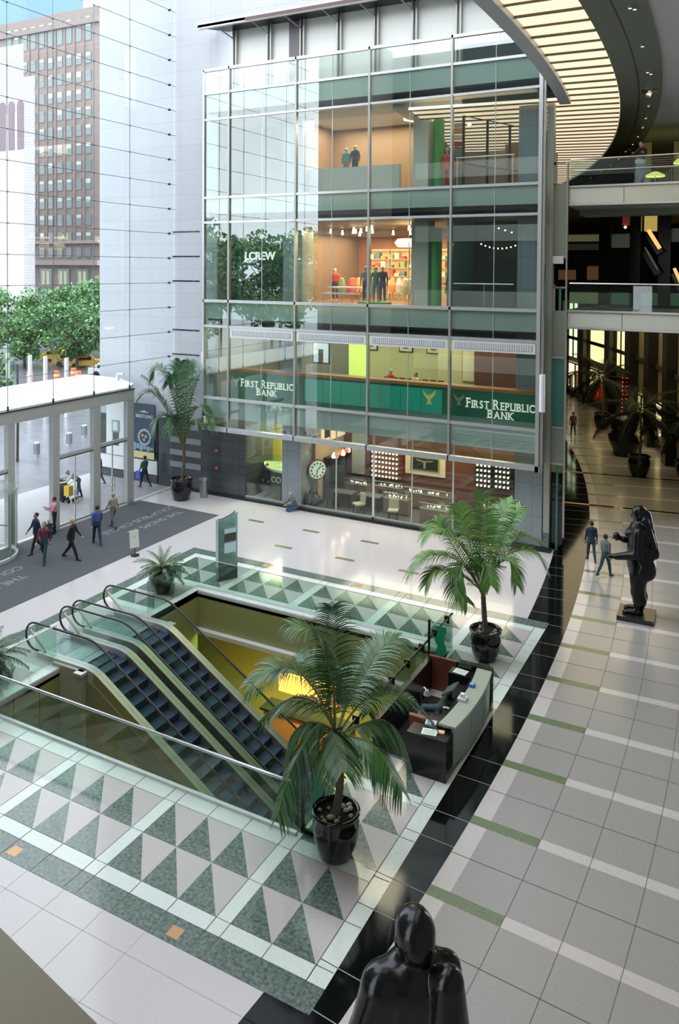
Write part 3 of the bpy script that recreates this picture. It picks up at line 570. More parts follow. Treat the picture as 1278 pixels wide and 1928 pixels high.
for i, (x, y, lb) in enumerate(((-40.72, 35.4, 'ribbed steel bollard on the street, nearest the thin tree trunk'), (-41.28, 38.6, 'ribbed steel bollard on the street, middle of three'), (-42.36, 41.0, 'ribbed steel bollard on the street, rightmost of three'))):
    r = thing('bollard', lb, 'bollard', (x, y, -.06)); b = MB(); b.lathe([(.17, 0), (.17, .86), (.15, .9), (0, .9)], (x, y, -.06), 20); b.build('post', mat('bollard_grey', (.5, .5, .52), .4, .3), r)
    b = MB()
    for k in range(10):
        a = 2 * math.pi * k / 10; b.box(x + .172 * math.cos(a) - .012, x + .172 * math.cos(a) + .012, y + .172 * math.sin(a) - .012, y + .172 * math.sin(a) + .012, .1, .75)
    b.build('rib', dark_metal, r)
r = thing('litter_bin', 'dark wire litter bin on the pavement beside the bending man', 'bin', (-31.9, 29.2, 0)); b = MB(); b.lathe([(.3, 0), (.38, .9), (.4, .95), (.34, .95), (.3, .85)], (-31.9, 29.2, 0), 20); b.build('basket', mat('bin_dark', (.05, .06, .07), .5), r); b = MB(); b.lathe([(.4, .93), (.42, .98), (.36, 1.0)], (-31.9, 29.2, 0), 20); b.build('rim', steel, r)
ym = mat('yellow_cloth', (.75, .5, .05), .6); r = thing('yellow_pushchair', 'small yellow pushchair in front of the bending man', 'pushchair', (-31.2, 29.1, 0))
b = MB(); b.box(-31.35, -31.0, 28.95, 29.25, .35, .85); b.bar((-31.3, 29.1, .85), (-31.0, 29.35, 1.1), .04, .04); b.build('seat', ym, r)
for dx, dy in ((-.2, -.15), (.2, -.15), (-.2, .15), (.2, .15)):
    b = MB(); b.tube([(-31.2 + dx - .02, 29.1 + dy, .1), (-31.2 + dx + .02, 29.1 + dy, .1)], .1, 12); b.build('wheel', black_rubber, r)
b = MB(); b.bar((-31.3, 29.0, .1), (-31.1, 29.2, .5), .03, .03); b.bar((-31.1, 29.0, .1), (-31.3, 29.2, .5), .03, .03); b.build('chassis', dark_metal, r)
# taxis and barrels far out
def car(x, y, hd, col, lb, grp=None):
    r = local(thing('car', lb, 'car', (x, y, -.06), grp)); r.rotation_euler.z = hd; b = MB()
    prof = [(-2.2, .35), (2.2, .35), (2.25, .7), (1.9, .85), (1.1, .95), (.6, 1.4), (-1.0, 1.45), (-1.6, 1.0), (-2.2, .9)]
    n = len(prof); b.add([(p, -.85, q) for p, q in prof] + [(p, .85, q) for p, q in prof], [tuple(range(n)), tuple(range(n, 2 * n))[::-1]] + [(i, n + i, n + (i + 1) % n, (i + 1) % n) for i in range(n)]); b.build('body', col, r)
    b = MB(); b.box(-1.2, .55, -.87, .87, .98, 1.32); b.build('window', gl_dark, r)
    for sx_ in (-1.35, 1.35):
        for sy_ in (-.86, .86): b = MB(); b.tube([(sx_, sy_ - .08, .33), (sx_, sy_ + .08, .33)], .33, 14); b.build('wheel', black_rubber, r)
taxi = mat('taxi_yellow', (.75, .42, .06), .4); wc = mat('car_white', (.6, .6, .62), .3)
car(-80, 73, .5, taxi, 'yellow taxi on the circle, partly hidden by leaves, leftmost'); car(-75, 70.5, .7, taxi, 'yellow taxi on the circle behind the young tree'); car(-64.5, 66, .8, wc, 'white car on the circle behind the trees'); car(-72, 70, .8, taxi, 'yellow taxi farthest away under the trees')
for i, (px_, py_) in enumerate(((-68.9, 59.0), (-66.6, 60.5), (-64.5, 61.6), (-66.9, 63.2))):
    r = thing('traffic_barrel', 'orange barrel with a pale band standing on the street beyond the canopy', 'traffic barrel', (px_, py_, -.06), 'orange barrels on the street'); b = MB(); b.lathe([(.35, 0), (.33, .4), (.33, .6), (.28, 1.0), (0, 1.0)], (px_, py_, -.06), 14); b.build('drum', mat('barrel_orange', (.8, .18, .05), .5), r)
    b = MB(); b.lathe([(.34, .45), (.335, .62)], (px_, py_, -.06), 14); b.build('band', white_metal, r)
for i, (px_, py_) in enumerate(((-53.7, 46), (-51.9, 46), (-49.5, 46), (-56.4, 46))):
    b = MB(); b.box(px_ - .12, px_ + .12, py_ - .12, py_ + .12, -.06, 4.7); tag(b.build('fence_post', white_metal), 'pale square post standing beyond the canopy roof', 'post', 'pale posts beyond the canopy')

# ================================================================== GLAZED BOX, curtain wall in the plane y = 33
GY = 33.0
XM = [-25.6, -24.02, -20.07, -16.13, -12.13, -8.25]
silver = mat('silver_mullion', (.60, .60, .60), .3, .6); redbrown = mat('red_brown_soffit', (.10, .045, .035), .35)
storeys = [('ground', 3.75, 5.35), ('bank', 5.35, 9.0), ('second', 9.0, 10.3), ('shop', 10.3, 14.35), ('third', 14.35, 15.65), ('upper', 15.65, 19.62), ('fourth', 19.62, 20.98), ('terrace', 20.98, 22.2)]
wn = 2
for i in range(5):
    x0, x1 = XM[i], XM[i + 1]; w_ = sempty('window_%d' % wn, (x0, GY, 3.75)); wn += 1
    b = MB(); b.box(x0 + .04, x1 - .04, GY - .006, GY + .006, 3.8, 22.15); b.build('glass_pane', gl_facade, w_)
    for z0, z1 in ((4.33, 5.27), (9.42, 10.22), (14.78, 15.57), (20.0, 20.9)):
        b = MB(); b.box(x0 + .05, x1 - .05, GY + .03, GY + .045, z0, z1); b.build('spandrel_panel', gl_frit, w_)
    if i:
        m_ = (x0 + x1) / 2; b = MB(); b.box(m_ - .012, m_ + .012, GY + .0, GY + .05, 3.8, 22.15); b.build('glass_joint', mat('pale_joint', (.6, .68, .64), .4), w_)
        b = MB(); b.box(x0 + .1, x1 - .1, GY - .06, GY - .01, 8.5, 8.97, 0); b.box(x0 + .22, x1 - .22, GY - .075, GY - .06, 8.6, 8.87, 1)
        for q in range(34): xx = x0 + .24 + q * (x1 - x0 - .48) / 34; b.box(xx, xx + .04, GY - .085, GY - .075, 8.61, 8.86, 0)
        b.build('vent_grille', [white_metal, mat('grille_grey', (.35, .37, .38), .5)], w_)
    b = MB(); b.box(x0 - .045, x0 + .045, GY - .1, GY + .12, 3.75, 22.2); b.build('mullion', silver if i == 0 else bronze_grey, w_)
    for zz, hh, dd in ((3.75, .22, .16), (5.32, .13, .08), (9.03, .12, .08), (10.33, .14, .1), (14.36, .11, .08), (15.63, .12, .08), (19.62, .1, .07), (20.96, .12, .07), (22.15, .14, .1)):
        b = MB(); b.box(x0 - .03, x1 + .03, GY - dd, GY + .06, zz - hh / 2, zz + hh / 2); b.build('transom', silver, w_)
w_ = sempty('window_%d' % wn, (-8.2, GY, 3.6)); wn += 1
b = MB(); b.box(-8.3, -8.14, GY - .16, GY + .05, 3.6, 22.3, 0); b.box(-8.12, -8.03, GY - .1, GY + .06, 3.6, 21.5, 1); b.box(-8.3, -8.1, GY - .16, GY + .2, 3.6, 3.85, 0); b.build('corner_post', [silver, bronze_grey], w_)
b = MB(); b.box(-8.1, -8.085, GY + .06, 33.98, 3.8, 21.4); b.build('return_glass', gl_facade, w_)
w_ = sempty('window_%d' % wn, (-25.6, GY, 3.6)); wn += 1
b = MB(); b.box(-25.61, -25.595, GY + .06, 33.98, 3.8, 22.1); b.build('return_glass', gl_facade, w_)
b = MB(); b.box(-25.66, -25.56, GY - .08, GY + .1, 3.7, 22.25); b.build('corner_post', silver, w_)
# slabs
SLABP = [(-25.5, 33.3), (-8.62, 33.3), (-8.62, 36.2), (-11.0, 46), (-25.5, 46)]
slabm = mat('slab_edge_grey', (.3, .32, .31), .5); wood_f = mat('brown_shop_floor', (.20, .12, .07), .3)
for nm, z, z0, mtop in (('floor_bank', 5.3, 4.7, mat('green_grey_carpet', (.10, .14, .11), .7)), ('floor_shop', 10.3, 9.55, wood_f), ('floor_upper', 15.6, 14.85, wood_f), ('floor_terrace', 20.98, 20.2, mat('terrace_pale', (.55, .57, .55), .5))):
    b = MB(); b.prism(SLABP, z - .05, z, 1); b.prism(SLABP, z0 + .1, z - .05, 0); b.box(-25.5, -8.3, 33.22, 33.3, z0 - .25, z0 + .3, 2); struct(b.build(nm, [slabm, mtop, redbrown]))
ceil_w = mat('store_ceiling', (.55, .52, .46), .6)
for nm, z in (('ceiling_bank', 8.95), ('ceiling_shop', 14.3), ('ceiling_upper', 19.6), ('ceiling_ground', 4.5)):
    b = MB(); b.prism(SLABP, z, z + .12); struct(b.build(nm, ceil_w if nm != 'ceiling_shop' else mat('dark_store_ceiling', (.16, .12, .09), .6)))
b = MB(); b.box(-25.5, -11.1, 46, 46.2, 0, 21); struct(b.build('wall_box_north', shell))
b = MB(); b.box(-25.62, -25.5, 34, 46, 0, 21); struct(b.build('wall_box_west', shell))
b = MB(); b.prism([(-8.62, 34.9), (-8.5, 34.9), (-8.5, 36.25), (-8.62, 36.25)], 0, 9.5); struct(b.build('wall_box_east', shell))
# stone columns
for x0, x1, nm, lb in ((-21.42, -20.3, 'stone_column', 'grey granite column in the left part of the glazed front'), (-9.45, -8.25, 'stone_column', 'grey granite column at the right end of the glazed front')):
    b = MB(); b.box(x0, x1, 34.0, 35.1, 0, 20.9, 0); b.box(x0 + .1, x1 + .02, 33.98, 34.5, 0, .14, 1); tag(b.build(nm, [gran_c, dark_metal]), lb, 'column')
# terrace storefront behind the top railing and the projecting canopy
tr = sempty('window_%d' % wn, (-25, 34, 21)); wn += 1; pale = mat('pale_blind_glass', (.80, .79, .73), .25)
b = MB(); b.box(-24.6, -7.2, 34.15, 34.2, 21, 24.9, 0); b.box(-21.2, -20.4, 34.1, 34.15, 21, 24.9, 1); b.build('blind_panel', [pale, mat('mauve_panel', (.14, .11, .13), .4)], tr)
for xx in (-24.41, -22.28, -20.34, -18.26, -16.28, -14.33, -12.21, -10.26, -8.4):
    b = MB(); b.box(xx - .16, xx - .09, 33.95, 34.15, 21, 24.4); b.box(xx + .03, xx + .1, 33.95, 34.15, 21, 24.4); b.bar((xx - .1, 34.0, 23.9), (xx - .5, 33.1, 24.35), .05, .05); b.build('double_post', bronze_grey, tr)
b = MB(); b.box(-25.95, -7.0, 32.85, 33.05, 24.3, 24.6, 0); b.prism([(-25.95, 32.85), (-7, 32.85), (-7, 34.1), (-24.9, 34.1)], 24.36, 24.5, 1); b.box(-23, -7, 32.84, 32.86, 24.32, 24.5, 2); struct(b.build('trim_20', [mat('mauve_white_edge', (.72, .69, .72), .4), dark_metal, redbrown]))
# tube lamps on the corner posts
for x, y, z0, z1, lb in ((-8.02, 32.85, 6.15, 7.7, 'white tube lamp on the right corner post of the glazed front'), (-26.25, 33.8, 6.45, 7.55, 'grey tube lamp on the wall left of the glazed front')):
    r = thing('tube_lamp', lb, 'lamp', (x, y, z0)); b = MB(); b.tube([(x, y, z0), (x, y, z1)], .12, 14); b.build('tube', mat('opal_tube', (.8, .8, .84), .3), r); b = MB(); b.box(x - .05, x + .05, y, y + .2, (z0 + z1) / 2 - .1, (z0 + z1) / 2 + .1); b.build('bracket', steel, r)
# narrow glazed lift tower between box and bridges
lt_ = thing('glazed_shaft', 'narrow stack of grey and teal glazed panels between glass front and bridges', 'shaft', (-7.7, 34.3, 0)); teal = mat('teal_glass_panel', (.06, .20, .17), .12); sage = mat('sage_panel', (.26, .29, .24), .4)
b = MB(); b.box(-8.2, -7.94, 34.0, 34.3, 0.75, 22, 0); b.box(-8.2, -7.94, 33.98, 34.3, 0, .75, 1); b.box(-7.42, -7.36, 34.15, 34.3, .6, 16.6, 0); b.build('frame_post', [bronze_grey, marble], lt_)
for nm, z0, z1, m_ in (('lower_panel', 3.75, 5.3, sage), ('teal_panel', 5.3, 8.3, teal), ('grey_panel', 8.3, 10.3, sage), ('upper_panel', 12.6, 15.7, sage)):
    b = MB(); b.box(-7.94, -7.42, 34.22, 34.3, z0, z1, 0); b.box(-7.94, -7.42, 34.18, 34.3, z0 - .05, z0 + .04, 1); b.build(nm, [m_, steel], lt_)
b = MB(); b.box(-7.94, -7.42, 34.25, 34.28, 0, 3.7, 0); b.box(-7.72, -7.62, 34.2, 34.24, 0, 3.7, 1); b.build('dark_pane', [gl_dark, teal], lt_)
b = MB(); b.box(-7.93, -7.43, 34.27, 34.3, 3.35, 3.7); b.build('lit_strip', mat('amber_window', (1, .6, .3), .4, emit=.9), lt_)
b = MB(); b.box(-7.94, -7.86, 34.2, 34.26, 10.3, 11.4, 0); b.box(-7.7, -7.6, 34.2, 34.26, 10.3, 11.3, 1); b.box(-7.94, -7.42, 34.2, 34.26, 11.25, 11.32, 0); b.build('handrail_cage', [steel, teal], lt_)
b = MB(); b.box(-7.95, -7.85, 34.1, 34.3, 15.7, 17.0); b.box(-7.95, -7.5, 34.1, 34.2, 16.5, 16.6); b.build('upper_rail', bronze_grey, lt_)
b = MB(); b.box(-8.0, -7.5, 34.05, 34.2, 12.3, 12.62); b.build('floodlight_box', white_metal, lt_)
# ------------------------------------------------------------------ BANK (z 5.3)
grn = mat('bank_green', (.015, .17, .09), .35); grn_l = mat('bank_green_lit', (.02, .38, .26), .35, emit=.12); woodt = mat('orange_wood', (.40, .17, .05), .35); wht = mat('sign_white_glow', (.88, .9, .78), .4, emit=.5); yel = mat('emblem_yellow', (.75, .72, .2), .4, emit=.1); yel2 = mat('emblem_pale_gold', (.5, .48, .3), .4)  # white lettering carries an added glow to look brighter
bc = thing('bank_counter', 'long green bank counter with orange wood top and white lettering', 'counter', (-17, 33.6, 5.3))
CY = 33.45
b = MB(); b.box(-24.4, -20.2, CY, CY + .3, 5.3, 6.72); b.box(-20.2, -12.2, CY + .2, CY + .5, 5.3, 6.72); b.box(-12.2, -8.34, CY, CY + .3, 5.3, 6.72); b.build('front_panel', grn, bc)
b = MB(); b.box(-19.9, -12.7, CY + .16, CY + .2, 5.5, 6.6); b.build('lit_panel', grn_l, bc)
for k in range(1, 7): b = MB(); b.box(-19.9 + k * 1.03 - .008, -19.9 + k * 1.03 + .008, CY + .15, CY + .16, 5.5, 6.6); b.build('panel_joint', teal, bc)
b = MB(); b.box(-24.45, -20.15, CY - .04, CY + .6, 6.72, 6.86); b.box(-20.15, -12.2, CY + .1, CY + .8, 6.72, 6.86); b.box(-12.2, -8.34, CY - .04, CY + .6, 6.72, 6.86); b.build('wood_top', woodt, bc)
def eagle(x, z, s, m_, par, dy=0):
    b = MB(); y0, y1 = CY - .03 + dy, CY - .01 + dy
    def pl(pts):
        n = len(pts); P_ = [(x + s * p, y0, z + s * q) for p, q in pts] + [(x + s * p, y1, z + s * q) for p, q in pts]; b.add(P_, [tuple(range(n)), tuple(range(n, 2 * n))[::-1]] + [(i, n + i, n + (i + 1) % n, (i + 1) % n) for i in range(n)])
    pl([(0, -.1), (-.12, .1), (-.5, .5), (-.42, .2), (-.25, -.05), (-.1, -.2)]); pl([(0, -.1), (.1, .12), (.52, .55), (.5, .2), (.3, -.02), (.12, -.2)]); pl([(-.12, .05), (.02, .22), (.1, .1), (.12, -.25), (.25, -.6), (.0, -.5), (-.2, -.62), (-.1, -.25)])
    return b.build('eagle_emblem', m_, par)
def smallcaps(words, x, z, big, small, width, par):
    L = []; cx_ = 0
    for w2 in words:
        for i, ch in enumerate(w2):
            sz = big if i == 0 else small; o = text('lettering', ch, sz, wht, par, .008, .008); me = o.data; xs = [v.co.x + OFF[par.name][0] for v in me.vertices]; L.append((o, ch, sz, cx_ - min(xs), max(xs) - min(xs))); cx_ += max(xs) - min(xs) + sz * .13
        cx_ += small * .38
    k = width / (cx_ - small * .38 - small * .13); off = Vector(OFF[par.name])
    for o, ch, sz, dx, wd in L:
        for v in o.data.vertices:
            lx, lz, ly = v.co.x + off.x, v.co.y + off.y, v.co.z + off.z
            v.co = Vector((x + (lx + dx) * k, CY - .02 - ly, z + lz)) - off
        xs = [v.co.x + off.x for v in o.data.vertices]; x0_, x1_ = min(xs), max(xs); b = MB(); th = sz * .055; zt = z + sz * .69; yy = CY - .035
        if ch not in 'OCS':
            st = [x0_ + .12 * (x1_ - x0_)] if ch in 'FEPLBRD' else [(x0_ + x1_) / 2] if ch in 'IT' else [x0_ + .03, x1_ - .03]
            for q in st: b.box(q - sz * .13, q + sz * .13, yy, yy + .01, z - .003, z + th)
            for q in (st if ch not in 'AT' else []): b.box(q - sz * .13, q + sz * .1, yy, yy + .01, zt - th, zt)
            b.build('lettering_serif', wht, par)
smallcaps(['FIRST', 'REPUBLIC'], -23.56, 5.98, .58, .46, 3.12, bc); smallcaps(['BANK'], -22.6, 5.6, .5, .44, 1.2, bc)
smallcaps(['FIRST', 'REPUBLIC'], -11.49, 5.97, .60, .47, 3.03, bc); smallcaps(['BANK'], -10.52, 5.58, .52, .45, 1.15, bc)
eagle(-23.88, 6.22, .5, yel2, bc); eagle(-13.33, 6.24, .62, yel, bc, .17); eagle(-11.85, 6.27, .48, yel2, bc)
bw = MB(); bw.box(-20, -12.4, 39.5, 39.7, 5.3, 8.95, 0); bw.box(-12.4, -9.0, 37.2, 37.4, 5.3, 8.95, 1); bw.box(-14.6, -12.3, 38, 39.5, 5.3, 8.95, 0); bw.box(-25.4, -20, 40, 40.2, 5.3, 8.95, 2)
struct(bw.build('wall_bank', [mat('pale_yellow_wall', (.50, .50, .30), .6, emit=.0), mat('red_brown_wood_wall', (.12, .045, .03), .35), shell]))
for i, (x, z) in enumerate(((-19.1, 7.85), (-17.0, 7.85), (-15.4, 7.85))):
    r = thing('framed_picture', 'small framed picture on the pale bank wall, %s of three' % ('leftmost', 'middle', 'rightmost')[i], 'picture', (x, 39.45, z)); b = MB(); b.box(x - .4, x + .4, 39.42, 39.5, z - .3, z + .3); b.build('frame', dark_metal, r); b = MB(); b.box(x - .35, x + .35, 39.4, 39.42, z - .25, z + .25); b.build('mount', cream, r); b = MB(); b.box(x - .15, x + .15, 39.39, 39.4, z - .12, z + .12); b.build('image', mat('picture_grey', (.15, .15, .14), .5), r)
r = thing('framed_picture', 'tall gold framed picture on the projecting bank wall', 'picture', (-12.9, 37.95, 6.4)); b = MB(); b.box(-13.3, -12.6, 37.93, 37.99, 6.4, 8.0); b.build('frame', mat('gold_frame', (.4, .3, .12), .4), r); b = MB(); b.box(-13.24, -12.66, 37.91, 37.93, 6.46, 7.94); b.build('image', cream, r)
r = thing('wall_television', 'flat television on the bank wall showing a pale picture', 'television', (-21.2, 38, 6.6)); b = MB(); b.box(-22.0, -20.9, 38, 38.1, 6.8, 8.0); b.build('bezel', black, r); b = MB(); b.box(-21.92, -20.98, 37.98, 38, 6.87, 7.93, 0); b.box(-21.6, -21.3, 37.97, 37.98, 6.87, 7.6, 1); b.box(-21.85, -21.7, 37.97, 37.98, 7.5, 7.75, 2); b.build('screen', [mat('screen_blue', (.4, .5, .6), .3, emit=.7), mat('screen_dark', (.1, .08, .1), .3), mat('screen_pink', (.6, .3, .3), .3, emit=.4)], r)
b = MB(); b.box(-20.4, -19.2, 39.3, 39.45, 6.0, 8.95); struct(b.build('door_2', mat('lit_green_doorway', (.55, .7, .15), .5, emit=.8)))
pm = mat('pendant_glow', (1, .85, .6), .4, emit=4.5)
for i, x in enumerate((-22.4, -16.2, -13.7, -11.1)):
    r = thing('ceiling_pendant', 'round glowing bowl pendant on the bank ceiling, %s of four' % ('leftmost', 'second', 'third', 'rightmost')[i], 'lamp', (x, 35.2, 8.3)); b = MB(); b.lathe([(.0, .0), (.26, .05), (.36, .16), (.34, .2)], (x, 35.2, 8.3), 20); b.build('bowl', pm, r); b = MB(); b.tube([(x, 35.2, 8.35), (x, 35.2, 8.95)], .012, 6); b.lathe([(.36, .2), (.38, .23)], (x, 35.2, 8.3), 20); b.build('rod', brass, r)
for i in range(8):
    x = -17.0 + i * .42; r = thing('office_chair', 'dark chair back behind the bank counter', 'chair', (x, 37, 5.3), 'dark chairs behind the bank counter'); b = MB(); b.box(x - .16, x + .16, 37, 37.08, 5.9, 6.5); b.build('backrest', black, r); b = MB(); b.box(x - .18, x + .18, 36.6, 37, 5.72, 5.8); b.build('seat', black, r); b = MB(); b.tube([(x, 36.8, 5.3), (x, 36.8, 5.72)], .03, 8); b.build('pedestal', steel, r)
# ------------------------------------------------------------------ CLOTHES SHOP (z 10.3)
r = sempty('wall_sign', (-24, 35, 10.3)); b = MB(); b.box(-24.9, -21.9, 35.1, 35.3, 10.3, 14.3, 0); b.box(-24.9, -24.7, 35.05, 35.12, 10.3, 14.3, 1); b.build('dark_panel', [mat('dark_green_grey_panel', (.02, .032, .03), .15), teal], r)
sg = thing('shop_sign', 'small white shop name lettering on the dark panel', 'sign', (-23.6, 35.05, 12.5)); text('lettering', 'J.CREW', .58, mat('sign_cool_white', (.85, .92, .9), .4, emit=.8), sg, .02, .016, 'CENTER', face_south(-23.55, 35.06, 12.48))
b = MB(); b.box(-21.9, -14.9, 43, 43.2, 10.3, 14.3, 0); b.box(-21.9, -21.7, 35.3, 43, 10.3, 14.3, 1); struct(b.build('wall_shop', [mat('warm_red_brown_wall', (.30, .13, .07), .6), mat('brown_wall', (.2, .13, .09), .6)]))
shl = mat('pale_wood_shelf', (.55, .42, .26), .5); ccol = [(.6, .1, .07), (.7, .62, .5), (.12, .2, .3), (.65, .3, .12), (.25, .3, .16), (.5, .5, .48), (.4, .06, .1)]
for s in range(5):
    x0 = -20.8 + s * 1.25; r = thing('clothes_shelf', 'tall lit shelf of folded clothes on the shop back wall, %s from the left' % ('first', 'second', 'third', 'fourth', 'fifth')[s], 'shelf', (x0, 42.8, 10.3)); b = MB(); b.box(x0, x0 + 1.15, 42.95, 43, 10.3, 13.2); b.build('back_panel', mat('lit_shelf_back', (.8, .5, .22), .5, emit=.55), r)
    for q in range(6): b = MB(); b.box(x0, x0 + 1.15, 42.5, 42.95, 10.6 + .5 * q, 10.63 + .5 * q); b.build('shelf_board', shl, r)
    for q in range(5):
        for u in range(3):
            c = ccol[(s * 3 + q * 2 + u) % 7]; cxx = x0 + .2 + .37 * u; b = MB(); hh = .16 + .1 * ((q + u) % 3); b.box(cxx - .14, cxx + .14, 42.52, 42.9, 10.63 + .5 * q, 10.63 + .5 * q + hh); tag(b.build('folded_clothes', mat('cloth_%d' % int(c[0] * 100), c, .8)), 'small stack of folded clothes on the lit back shelves', 'clothes', 'stacks of folded clothes on the back shelves')
def mannequin(x, y, z, top, low, lb, grp=None, h=1.75):
    r = thing('mannequin', lb, 'mannequin', (x, y, z), grp); s = h / 1.75; mm_ = [mat('mannequin_pale', (.5, .42, .36), .4), top, low]
    def V_(a, b_, c): return (x + a * s, y + b_ * s, z + c * s)
    pr = [(V_(0, 0, 1.62), V_(0, 0, 1.66), .085, .09, 0), (V_(0, 0, 1.45), V_(0, 0, 1.6), .045, .045, 0), (V_(-.16, 0, 1.4), V_(.16, 0, 1.4), .07, .07, 1), (V_(0, 0, 1.35), V_(0, 0, 1.0), .16, .13, 1, (1.1, .7, 1)), (V_(0, 0, .98), V_(0, 0, .9), .15, .16, 2, (1.1, .75, 1))]
    for d in (-1, 1):
        pr += [(V_(.2 * d, 0, 1.38), V_(.27 * d, 0, 1.1), .055, .045, 1), (V_(.27 * d, 0, 1.1), V_(.26 * d, -.06, .86), .042, .03, 1), (V_(.26 * d, -.06, .84), V_(.26 * d, -.07, .76), .03, .022, 0), (V_(.09 * d, 0, .88), V_(.11 * d, 0, .48), .09, .065, 2), (V_(.11 * d, 0, .48), V_(.12 * d, .02, .1), .065, .05, 2), (V_(.12 * d, .02, .05), V_(.13 * d, -.12, .04), .045, .035, 0)]
    blob('body', pr, mm_, .03, r, .03); return r
blue = mat('blue_jeans', (.04, .09, .16), .8); navy = mat('navy_cloth', (.02, .03, .06), .8); gcl = mat('green_cloth', (.08, .2, .1), .8); redc = mat('red_cloth', (.5, .04, .03), .8); greyc = mat('grey_cloth', (.2, .22, .22), .8)
mannequin(-17.2, 34.9, 10.42, greyc, blue, 'mannequin in grey top and blue jeans, left one on the green plinth'); mannequin(-16.75, 35.1, 10.42, gcl, greyc, 'mannequin in green top, middle one on the green plinth'); mannequin(-16.3, 34.9, 10.42, navy, blue, 'mannequin in navy top and blue jeans, right one on the green plinth')
gp = mat('bright_green_plinth', (.10, .42, .12), .5)
b = MB(); b.box(-17.5, -16.9, 34.6, 35.3, 10.3, 10.42); b.box(-16.6, -16.0, 34.6, 35.3, 10.3, 10.42); b.box(-16.9, -16.6, 34.8, 35.3, 10.3, 10.38); tag(b.build('display_plinth', gp), 'low bright green plinth under the three mannequins', 'plinth')
mannequin(-20.6, 38, 10.3, redc, navy, 'mannequin in dark red top standing in the middle of the clothes shop'); mannequin(-19.4, 39.5, 10.3, mat('rust_cloth', (.4, .12, .05), .8), blue, 'mannequin in rust top standing before the lit shelves')
r = thing('display_table', 'two tiered white display table near the shop glass', 'table', (-18.5, 35.3, 10.3))
b = MB(); b.box(-19.4, -17.7, 35, 35.8, 11.05, 11.12); b.build('upper_top', mat('white_table', (.75, .72, .68), .4), r); b = MB(); b.box(-19.6, -17.8, 34.7, 35.5, 10.75, 10.82); b.build('lower_top', mat('white_table', (.75, .72, .68), .4), r)
for xx in (-19.5, -17.9):
    for yy in (34.8, 35.6): b = MB(); b.tube([(xx, yy, 10.3), (xx, yy, 11.05 if yy > 35 else 10.75)], .025, 6); b.build('leg', steel, r)
for i in range(26):
    rg = random.Random(i); x = -20.9 + rg.random() * 5.2; y = 36.6 + rg.random() * 4.5; c = ccol[i % 7]; b = MB(); b.lathe([(.18, 0), (.2, .4), (.12, .75), (.03, .8)], (x, y, 10.75), 8); b.tube([(x, y, 10.3), (x, y, 10.8)], .02, 5)
    tag(b.build('hanging_garment', mat('cloth_%d' % int(c[0] * 100), c, .8)), 'coloured garment on a low stand inside the clothes shop', 'garment', 'coloured garments on stands in the clothes shop')
whc = mat('white_column', (.62, .66, .62), .5); b = MB(); b.box(-14.85, -14.0, 35.0, 35.9, 10.3, 14.3); tag(b.build('display_column', whc), 'white square column beside the green column in the clothes shop', 'column')
b = MB(); b.tube([(-13.75, 35.4, 10.3), (-13.75, 35.4, 14.0)], .28, 18); tag(b.build('green_column', gp), 'bright green round column in the clothes shop', 'column')
mannequin(-13.0, 35.6, 10.3, mat('tan_cloth', (.4, .22, .12), .8), mat('tan_cloth2', (.3, .2, .14), .8), 'mannequin in tan clothes right of the green column', None, 1.85)
dkb = MB(); dkb.box(-12.3, -8.9, 36.6, 36.8, 10.3, 14.3, 0); dkb.box(-12.45, -12.3, 33.4, 36.8, 10.3, 14.3, 1); struct(dkb.build('wall_shop_east', [mat('near_black_wall', (.02, .017, .012), .5), teal]))
b = MB(); b.tube([(-12.2, 33.6, 11.4), (-9.5, 33.6, 11.4)], .03, 8); b.tube([(-10.8, 33.6, 10.3), (-10.8, 33.6, 11.4)], .02, 6); b.box(-12.2, -9.5, 33.6, 33.61, 10.3, 11.35, 1); tag(b.build('inner_railing', [steel, gl_rail]), 'steel and glass railing behind the right bay of the middle storey', 'railing')
sp_m = mat('warm_bulb', (1, .75, .4), .4, emit=14); k = 0
for i, (x, y, z) in enumerate([(-11.6 + .2 * q, 35.6, 13.0 + .035 * (q - 4.5) ** 2 * .3) for q in range(10)] + [(-10.6, 35, 13.9), (-10.3, 35, 13.8), (-10.0, 35, 13.7)]):
    b = MB(); b.lathe([(0, -.035), (.035, 0), (0, .035)], (x, y, z), 8); tag(b.build('string_bulb', sp_m), 'small warm bulb of the string hanging in the dark bay', 'bulb', 'string of warm bulbs in the dark bay')
for i in range(16):
    rg = random.Random(40 + i); x = -21.3 + rg.random() * 6.3; y = 35.5 + rg.random() * 6; r = thing('track_spotlight', 'small bright spotlight under the clothes shop ceiling', 'spotlight', (x, y, 14.0), 'spotlights under the clothes shop ceiling'); b = MB(); b.lathe([(.04, .25), (.07, 0), (0, 0)], (x, y, 13.95), 10); b.build('head', sp_m, r); b = MB(); b.tube([(x, y, 14.15), (x, y, 14.3)], .015, 5); b.build('stem', black, r)
b = MB(); b.lathe([(.0, -.22), (.7, -.2), (.85, 0), (.7, .2), (0, .22)], (-15.7, 37, 13.35), 24); tag(b.build('drum_lamp', mat('lamp_white_glow', (1, .85, .6), .5, emit=2.2)), 'large glowing white drum lamp over the mannequins', 'lamp')
